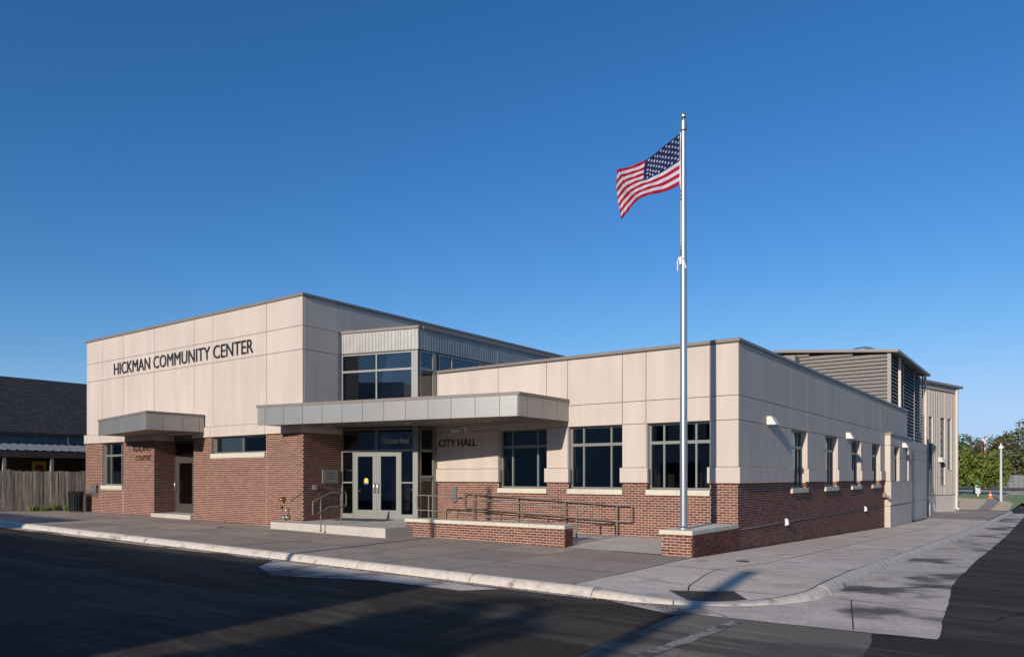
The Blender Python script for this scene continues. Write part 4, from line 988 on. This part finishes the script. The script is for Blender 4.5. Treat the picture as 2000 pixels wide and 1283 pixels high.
# ================================================================== left side: fence, barn, bin
fe = thing('board_fence', (-29.9,-5,.4), 'weathered grey board fence at the left end of the building', 'fence')
F0 = Vector((-28.75,-2.70)); F1 = Vector((-32.2,-9.1)); fd_ = (F0-F1); FLn = fd_.length; FF = Face(F1, (fd_.x,fd_.y), (fd_.y,-fd_.x))
u = 0; random.seed(11)
while u < FLn-.05:
    w_ = random.uniform(.125,.145); zb = zg(*[c for c in (F1+fd_.normalized()*u)])
    lean = random.uniform(-.012,.012); tp_ = 1.76+random.uniform(-.03,.03)+(.05 if u < FLn*.55 else 0); dd = random.uniform(-.012,.012); tw = random.uniform(-.014,.014)
    mb = MB()
    mb.hexa([FF.p(u,dd-.01,zb+.02),FF.p(u+w_-.008,dd-.01+tw,zb+.02),FF.p(u+w_-.008,dd+.010+tw,zb+.02),FF.p(u,dd+.010,zb+.02),
             FF.p(u+lean,dd-.01+tw,zb+tp_),FF.p(u+w_-.008+lean,dd-.01-tw,zb+tp_),FF.p(u+w_-.008+lean,dd+.010-tw,zb+tp_),FF.p(u+lean,dd+.010+tw,zb+tp_)])
    mb.build('board', M['fence'], fe); u += w_+random.uniform(-.002,.004)
for zz in (.35,1.45):
    mb = MB(); FF.box(mb, 0, FLn, -.08, -.03, zb+zz-.05, zb+zz+.04); mb.build('fence_rail', M['fence'], fe)
def weeds(name, pts, hgt, n, m, label):
    mb = MB()
    for (x_, y_, r_) in pts:
        for k in range(n):
            a = random.uniform(0,6.28); rr = r_*random.random()**.5; bx, by = x_+rr*math.cos(a), y_+rr*math.sin(a); bz = zg(bx,by)
            h_ = hgt*random.uniform(.4,1); lx, ly = random.uniform(-.1,.1), random.uniform(-.1,.1); w_ = .012
            mb.quad([(bx-w_,by,bz),(bx+w_,by+.004,bz),(bx+lx+.003,by+ly,bz+h_),(bx+lx-.003,by+ly,bz+h_)])
    return tag(mb.build(name, M[m], recalc=False), label, kind='stuff')
weeds('weeds', [(-29.65,-4.65,.25),(-29.5,-4.2,.2),(-29.8,-5.0,.2),(-29.15,-3.85,.12)], .30, 90, 'leaf_mid', 'small tuft of weeds at the foot of the board fence')
tb = thing('litter_bin', (-28.05,-3.95,.38), 'dark green slatted litter bin at the left corner of the building', 'litter bin')
bz = zg(-28.05,-3.95)
mb = MB(); mb.lathe([(.22,.04),(.235,.06),(.25,.80),(.22,.82),(.21,.06)], (-28.05,-3.95,bz), 20); mb.build('liner', M['letter'], tb)
for k in range(18):
    a = k*math.pi/9; c_, s_ = math.cos(a), math.sin(a); mb = MB(); mb.tube([(-28.05+.25*c_,-3.95+.25*s_,bz+.02),(-28.05+.265*c_,-3.95+.265*s_,bz+.5),(-28.05+.30*c_,-3.95+.30*s_,bz+.86)], .016, 5); mb.build('slat', M['bin'], tb)
mb = MB(); mb.lathe([(.31,.84),(.325,.87),(.30,.90),(.24,.89),(.24,.86)], (-28.05,-3.95,bz), 24); mb.tube([(-28.3,-3.95,bz+.88),(-28.28,-3.95,bz+1.08),(-27.82,-3.95,bz+1.08),(-27.80,-3.95,bz+.88)], .012, 6); mb.build('rim', M['bin'], tb)

bn = thing('barn', (-42,0,.5), 'dark shingled barn with metal porch roof behind the board fence', 'barn')
mb = MB(); mb.box(-48,-38,-10,20,.2,4.25); mb.build('wall_core', M['timber'], bn)
for k in range(60):
    mb = MB(); y0_ = -10+k*.5; mb.box(-38,-37.95,y0_+.006,y0_+.494,3.3,4.3); mb.build('board', M['barnwall'], bn)
# shingle courses: overlapping strips with tabs
XR, ZR, XE, ZE = -43.0, 7.75, -37.6, 4.25
mb = MB(); nrow = 40; LL = math.hypot(XR-XE, ZR-ZE)
mb.hexa([(XE,-10.5,ZE-.08),(XE,20.5,ZE-.08),(XR,20.5,ZR-.08),(XR,-10.5,ZR-.08),(XE,-10.5,ZE),(XE,20.5,ZE),(XR,20.5,ZR),(XR,-10.5,ZR)])
mb.hexa([(XR,-10.5,ZR-.08),(XR,20.5,ZR-.08),(-48.6,20.5,4.1),(-48.6,-10.5,4.1),(XR,-10.5,ZR),(XR,20.5,ZR),(-48.6,20.5,4.2),(-48.6,-10.5,4.2)])
mb.build('roof', M['shingle'], bn)
mb = MB(); random.seed(5)
ux, uz = (XR-XE)/LL, (ZR-ZE)/LL
for r_ in range(nrow):
    a = r_*LL/nrow; b = (r_+1)*LL/nrow+.03; y0_ = -10.5 - random.random()*.3
    while y0_ < 14:
        w_ = .30; n_ = (-uz, ux)
        pa = (XE+ux*a, ZE+uz*a); pb = (XE+ux*b, ZE+uz*b); h_ = .022+random.uniform(0,.010)
        mb.quad([(pa[0]-n_[0]*-h_*1, y0_, pa[1]+h_), (pa[0]+n_[0]*-0, y0_+w_-.008, pa[1]+h_), (pb[0], y0_+w_-.008, pb[1]+.006), (pb[0], y0_, pb[1]+.006)]); y0_ += w_
mb.build('shingles', M['shingle'], bn, recalc=False)['kind'] = 'stuff'
# porch roof: ribbed sheet
mb = MB(); y0_ = -10
while y0_ < 14:
    for a, b, h0, h1 in ((0,.30,0,0),(.30,.33,0,.04),(.33,.37,.04,.04),(.37,.40,.04,0)):
        mb.quad([(-37.9,y0_+a,3.66+h0),(-37.9,y0_+b,3.66+h1),(-34.0,y0_+b,3.20+h1),(-34.0,y0_+a,3.20+h0)])
    y0_ += .40
mb.build('porch_roof', M['porchroof'], bn, recalc=False)
mb = MB(); mb.box(-34.15,-34.0,-10,14,2.86,3.16); mb.build('porch_beam', M['timber'], bn)
mb = MB(); mb.box(-37.9,-34.1,-10,14,3.02,3.10); mb.build('porch_ceiling', M['timber'], bn)
for yy in (-8.9,-6.74,-4.55,-2.45,-.3,1.9):
    mb = MB(); mb.box(-34.14,-34.02,yy-.07,yy+.07,.2,2.86); mb.build('porch_post', M['post'], bn)
mb = MB(); mb.box(-37.94,-37.90,-1.85,-1.15,2.05,2.75); o = mb.build('porch_sign', M['yellow'], bn); mb = MB(); mb.lathe([(.001,0),(.22,0),(.22,.012),(.001,.014)], (0,0,0), 16); mb.v = [(-37.90+z, -1.5+x, 2.36+y) for x,y,z in mb.v]; mb.build('sign_disc', M['redpaint'], o)
mb = MB(); mb.box(-37.94,-37.90,.7,1.7,2.1,2.8); mb.build('porch_picture', M['barnwall'], bn)
mb = MB(); mb.tube([(-37.9,-1.0+.0,4.2),(-37.8,-1.0,4.1),(-37.8,-1.0,3.7)], .05, 6); mb.v = [(x,y+.9,z) for x,y,z in mb.v]; mb.build('downspout', M['white'], bn)

# ================================================================== far right: lawns, trees, posts
Zf = zg(0, 70)
def zoff(dz): return dz
def far(name, poly, off, m, label): return tag(sheet(name, poly, off, M[m], .03), label, kind='structure')
far('lawn', [(-60,57.2),(3.3,57.2),(3.3,170),(-60,170)], -.03, 'grass', 'green lawn beyond the end of the sidewalk')
far('straw_bed', [(-.4,57.4),(.95,57.4),(.2,75),(-.7,94),(-6,101),(-8,101),(-8,57.4)], -.015, 'straw', 'straw coloured mulch left of the far footpath')
far('straw_verge', [(1.9,57.4),(3.2,57.4),(2.6,80),(1.5,88.5),(1.0,88.5)], -.015, 'straw', 'straw coloured mulch right of the far footpath')
far('footpath', [(.95,57.4),(1.9,57.4),(1.0,88.5),(.6,112),(-.6,150),(-2.2,150),(-.6,95)], -.010, 'concrete', 'narrow concrete footpath leading to the far lawn')
far('cross_street', [(-80,118),(-3,126),(2,131),(30,150),(30,175),(-80,150)], -.008, 'gutter', 'pale cross street beyond the lawn')
far('far_road', [(-80,172),(60,190),(60,250),(-80,215)], .0, 'oldroad', 'dark road far beyond the lawn')
far('grass_bank', [(3.7,78),(14,62),(16,140),(3.0,118),(1.6,106)], .0, 'grass', 'green grass bank right of the footpath')
random.seed(21)
def tree(name, x, y, hgt, rad, z0, leaves, m, label, cat='tree', trunk_h=.25, clumps=26, flat_=.75, lsize=.16, group=None, open_=1.0, tr=.14):
    root = thing(name, (x, y, z0), label, cat, group)
    mb = MB(); th = hgt*trunk_h
    mb.tube([(x,y,z0-.1),(x+.05,y,z0+th*.6),(x-.03,y+.05,z0+th)], tr, 8, r2=tr*.7)
    ends = []
    for k in range(9):
        a = k*2.399; r_ = rad*random.uniform(.35,.8); zz = z0+th+(hgt-th)*random.uniform(.25,.8)
        e_ = (x+r_*math.cos(a), y+r_*math.sin(a), zz); ends.append(e_)
        mid = (x+r_*.35*math.cos(a+.2), y+r_*.35*math.sin(a+.2), z0+th+(zz-z0-th)*.45)
        mb.tube([(x,y,z0+th*.9), mid, e_], tr*.5, 5, r2=tr*.12)
        for q in range(3):
            b = a+random.uniform(-.9,.9); mb.tube([mid, (mid[0]+rad*.4*math.cos(b), mid[1]+rad*.4*math.sin(b), mid[2]+hgt*random.uniform(.1,.3))], tr*.2, 4, r2=tr*.05)
    mb.build('trunk', M['barkm'], root)
    cb = MB(); cl = []
    for k in range(clumps):
        a = random.uniform(0,6.283); r_ = rad*math.sqrt(random.random())*.88; t = random.random()
        top = (1-(r_/rad)**2)**.5
        zc = z0+th*.8+(hgt-th*.8)*(.12+.80*t*top)
        cl.append((x+r_*math.cos(a), y+r_*math.sin(a), zc, rad*random.uniform(.16,.34)))
    for k in range(leaves):
        c_ = random.choice(cl); 
        d = Vector((random.gauss(0,1),random.gauss(0,1),random.gauss(0,1)*flat_)).normalized()*(c_[3]*random.uniform(.35,1.0)**.6*open_)
        p = Vector(c_[:3])+d; s_ = lsize*random.uniform(.6,1.3)
        n_ = (d.normalized()+Vector((random.uniform(-.7,.7),random.uniform(-.7,.7),random.uniform(-.2,.9)))).normalized(); a = n_.orthogonal().normalized(); b = n_.cross(a)
        rot = random.uniform(0,6.28); a2 = a*math.cos(rot)+b*math.sin(rot); b2 = n_.cross(a2)
        cb.quad([p-a2*s_, p+b2*s_*.5, p+a2*s_, p-b2*s_*.5])
    cb.build('crown', M[m], root, recalc=False); return root
# positions along camera rays (x,y) at far distances
tree('hawthorn_tree', -4.6, 124, 8.0, 5.4, Zf, 9000, 'leaf_mid', 'low spreading green tree on the lawn just right of the ribbed hall', lsize=.26, clumps=60, trunk_h=.20)
tree('hawthorn_tree', -9.0, 116, 7.0, 4.0, Zf, 5000, 'leaf_mid', 'green tree half hidden behind the corner of the ribbed hall', lsize=.26, clumps=40, trunk_h=.2)
tree('maple_tree', -13.2, 150, 15.5, 6.0, Zf, 7000, 'leaf_dk', 'taller dark green tree rising behind the spreading tree', lsize=.36, clumps=46)
tree('airy_tree', 1.0, 205, 18.5, 6.5, Zf, 1500, 'leaf_pale', 'tall thinly leaved tree against the sky at the right edge', lsize=.42, clumps=46, open_=1.25, trunk_h=.35)
tree('airy_tree', 8.0, 200, 17.0, 6.5, Zf, 1500, 'leaf_pale', 'second thinly leaved tree at the far right edge of the view', lsize=.42, clumps=46, open_=1.25, trunk_h=.35)
for k, (tx, ty, th_, tr_) in enumerate(((-13.5,262,15,9),(-7.5,258,16.5,10),(0,262,17,11),(7.5,258,17.5,11),(-22,270,13.5,10),(15,262,17,10))):
    tree('woodland_tree', tx, ty, th_, tr_, Zf, 5200, 'leaf_olive', ['olive brown tree left of the fenced enclosure in the far tree line','olive brown tree just behind the fenced enclosure','broad olive brown tree right behind the lamp post','olive brown tree at the right edge of the far tree line','low olive tree behind the red and white masts','tree at the extreme right of the far tree line'][k], lsize=.55, clumps=60, trunk_h=.08, group='trees in the far tree line')
# lamp post, cone, hydrant-like post, masts, enclosure
lx, ly = 1.22, 84.9
lpz = Zf; lpo = thing('lamp_post', (lx,ly,lpz), 'slim pale lamp post standing on the straw verge', 'lamp post')
mb = MB(); mb.lathe([(.17,0),(.135,.1),(.12,6.1)], (lx,ly,lpz), 14); mb.build('post', M['lamp_white'], lpo, smooth=True)
mb = MB(); mb.lathe([(.16,6.1),(.27,6.15),(.25,6.42),(.10,6.52),(.08,6.75),(.001,6.78)], (lx,ly,lpz), 14); o = mb.build('lamp_head', M['white'], lpo); smooth_by_angle(o)
cx_, cy_ = -.75, 99.5; cn = thing('traffic_cone', (cx_,cy_,Zf), 'orange traffic cone on the far footpath', 'traffic cone')
mb = MB(); mb.box(cx_-.32,cx_+.32,cy_-.32,cy_+.32,Zf-.02,Zf+.06); mb.build('base', M['orange'], cn)
mb = MB(); mb.lathe([(.25,.06),(.05,.98),(.001,.99)], (cx_,cy_,Zf), 16); mb.build('body', M['orange'], cn, smooth=True)
mb = MB(); mb.lathe([(.19,.36),(.145,.56)], (cx_,cy_,Zf), 16); mb.build('collar', M['white'], cn, smooth=True)
hx_, hy_ = -3.05, 111.5; hd = thing('utility_box', (hx_,hy_,Zf), 'small teal and white utility post below the spreading tree', 'utility post')
mb = MB(); mb.box(hx_-.3,hx_+.3,hy_-.2,hy_+.2,Zf+.35,Zf+1.2); mb.build('cabinet', M['lamp_white'], hd); mb = MB(); mb.box(hx_-.4,hx_-.1,hy_-.05,hy_+.2,Zf+.9,Zf+1.7); mb.build('cap', M['teal'], hd); mb = MB(); mb.box(hx_-.1,hx_+.1,hy_-.1,hy_+.1,Zf-.05,Zf+.35); mb.build('leg', M['hallbase'], hd)
for k, (mx_, my_, mh_, lab) in enumerate(((-14.4,190,12.8,'red and white banded mast seen left above the spreading tree'),(-7.9,195,12.6,'red and white banded mast seen midway between spreading tree and lamp post'))):
    r_ = thing('signal_mast', (mx_,my_,Zf), lab, 'mast', 'banded masts at the crossing')
    for q in range(14):
        mb = MB(); mb.tube([(mx_,my_,Zf+q*mh_/14),(mx_,my_,Zf+(q+1)*mh_/14)], .16, 8); mb.build('band', M['redpaint'] if q % 2 else M['white'], r_)
    mb = MB(); mb.box(mx_-.5,mx_+.5,my_-.1,my_+.1,Zf+mh_*.93,Zf+mh_*.96); mb.build('crossarm', M['white'], r_)
up = thing('utility_pole', (-12.2,210,Zf), 'plain brown utility pole between the two banded masts', 'utility pole')
mb = MB(); mb.tube([(-12.2,210,Zf),(-12.2,210,Zf+12.4)], .17, 8); mb.build('pole', M['timber'], up)
mb = MB(); mb.tube([(-20.5,190,Zf+15.6),(-12.2,205,Zf+13.2),(-7.9,213,Zf+12.3),(0,225,Zf+12)], .04, 4); mb.build('wire', M['letter'], up)
ex0, ey0 = -5.1, 205.0
en = thing('fenced_enclosure', (-3.4,205,Zf), 'grey slatted enclosure standing by the far road', 'enclosure')
for k in range(10):
    mb = MB(); mb.box(ex0+k*.52+.03, ex0+k*.52+.49, ey0-.04, ey0+.04, Zf+.1, Zf+3.1); mb.build('panel', M['encl'], en)
for k in range(6):
    mb = MB(); mb.tube([(ex0+k*1.04,ey0-.1,Zf),(ex0+k*1.04,ey0-.1,Zf+3.2)], .06, 6); mb.build('post', M['galv'], en)
mb = MB(); mb.tube([(ex0,ey0-.1,Zf+3.15),(ex0+5.2,ey0-.1,Zf+3.15)], .06, 6); mb.build('top_rail', M['galv'], en)
mb = MB(); mb.box(ex0,ex0+5.2,ey0+1.5,ey0+1.58,Zf,Zf+3.0); mb.box(ex0-.04,ex0+.04,ey0,ey0+1.5,Zf,Zf+3.0); mb.box(ex0+5.16,ex0+5.24,ey0,ey0+1.5,Zf,Zf+3.0); mb.build('back_panel', M['encl'], en)

# ================================================================== across the street (behind the camera): what casts the long shadows and shows in the glass
def pole_at(x, y, h, r, label):
    z_ = zg(x,y)-.1; p_ = thing('utility_pole', (x,y,z_), label, 'utility pole')
    mb = MB(); mb.tube([(x,y,z_),(x,y,z_+h)], r, 10, r2=r*.8); mb.build('pole', M['timber'], p_)
    mb = MB(); mb.box(x-.05,x+.05,y-.9,y+.9,z_+h-.7,z_+h-.58); mb.build('crossarm', M['timber'], p_)
pole_at(4.45, -32.5, 9.2, .20, 'timber utility pole across the street nearer the corner')
pole_at(-5.95, -24.3, 9.4, .10, 'slender utility pole across the street opposite the entrance')
sb = thing('street_building', (-24,-40,.1), 'long flat roofed brick shop building across the front street', 'building')
mb = MB(); mb.box(-19.4,-.1,-48,-33.9,-.2,8.05); mb.build('wall', M['hallbase'], sb); mb = MB(); mb.box(-62,-19.41,-48,-33.9,-.2,9.3); mb.build('taller_wall', M['house'], sb)
for k in range(9):
    xx = -18.5+k*2.0 if k < 9 else 0
    mb = MB(); mb.box(xx,xx+1.1,-33.9,-33.84,4.6,6.2); w = mb.build('window', M['white'], sb); mb = MB(); mb.box(xx+.08,xx+1.02,-33.84,-33.82,4.68,6.12); mb.build('pane', M['void'], w)
for k in range(4):
    xx = -18.2+k*4.5; mb = MB(); mb.box(xx,xx+3.4,-33.9,-33.84,.6,3.1); w = mb.build('shop_window', M['white'], sb); mb = MB(); mb.box(xx+.1,xx+3.3,-33.84,-33.82,.7,3.0); mb.build('pane', M['void'], w)
for (x_, y_, h_, r_, lab) in ((2.9,-39.5,9.7,3.3,'small leafy tree beside the long shop building, added out of view to shade the road'),(9.5,-40,8.6,3.0,'small leafy tree behind the timber pole, added out of view to shade the road'),(5,-54,10.0,5.0,'leafy tree across the street behind the corner pole'),(18,-50,10,5,'leafy tree across the street right of the corner pole')):  # the two small trees are added, unseen, to mottle the asphalt with shade
    tree('street_tree', x_, y_, h_, r_, .2, 5000, 'leaf_dk', lab, lsize=.28, clumps=40, group='trees across the street')
for (x_, y_, h_, r_, lab) in ((24,4,9,4,'leafy tree across the side street nearer the corner'),(25,18,10,4.5,'leafy tree across the side street opposite the side windows'),(26,34,10,4.5,'leafy tree across the side street opposite the bay')):
    tree('street_tree', x_, y_, h_, r_, -.3, 3500, 'leaf_dk', lab, lsize=.28, clumps=34, group='trees across the street')

for i, (x_, y_, h_) in enumerate(((-52,-62,13),(-42,-66,14),(-33,-68,13.5),(-24,-70,15),(-14,-66,14),(-5,-70,14.5),(5,-68,14),(14,-66,13.5),(24,-68,14),(34,-64,14))):
    tree('street_tree', x_, y_, h_, 6.5, .2, 3800, 'leaf_dk', 'tall tree in the row behind the houses across the street, ' + ('farthest left','second from the left','third from the left','fourth from the left','fifth from the left','fifth from the right','fourth from the right','third from the right','second from the right','farthest right')[i], lsize=.42, clumps=44, group='row of trees behind the houses', trunk_h=.12)

mb = MB(); random.seed(44)
for k in range(1500):
    x_ = random.uniform(-16, 2.2); y_ = -8.50-abs(random.gauss(0,.07)); q = random.uniform(.006,.016); z_ = zg(x_,y_)-.134; a = random.uniform(0,6.28)
    c_, s_ = math.cos(a)*q, math.sin(a)*q; mb.v += [(x_-c_,y_-s_,z_),(x_+s_,y_-c_,z_),(x_+c_,y_+s_,z_),(x_-s_,y_+c_,z_),(x_,y_,z_+q*.8)]
    n = len(mb.v)-5; mb.f += [(n,n+1,n+4),(n+1,n+2,n+4),(n+2,n+3,n+4),(n+3,n,n+4)]; mb.mi += [0]*4
tag(mb.build('grit', M['timber'], recalc=False), 'fine brown grit lying in the gutter along the front kerb', kind='stuff')
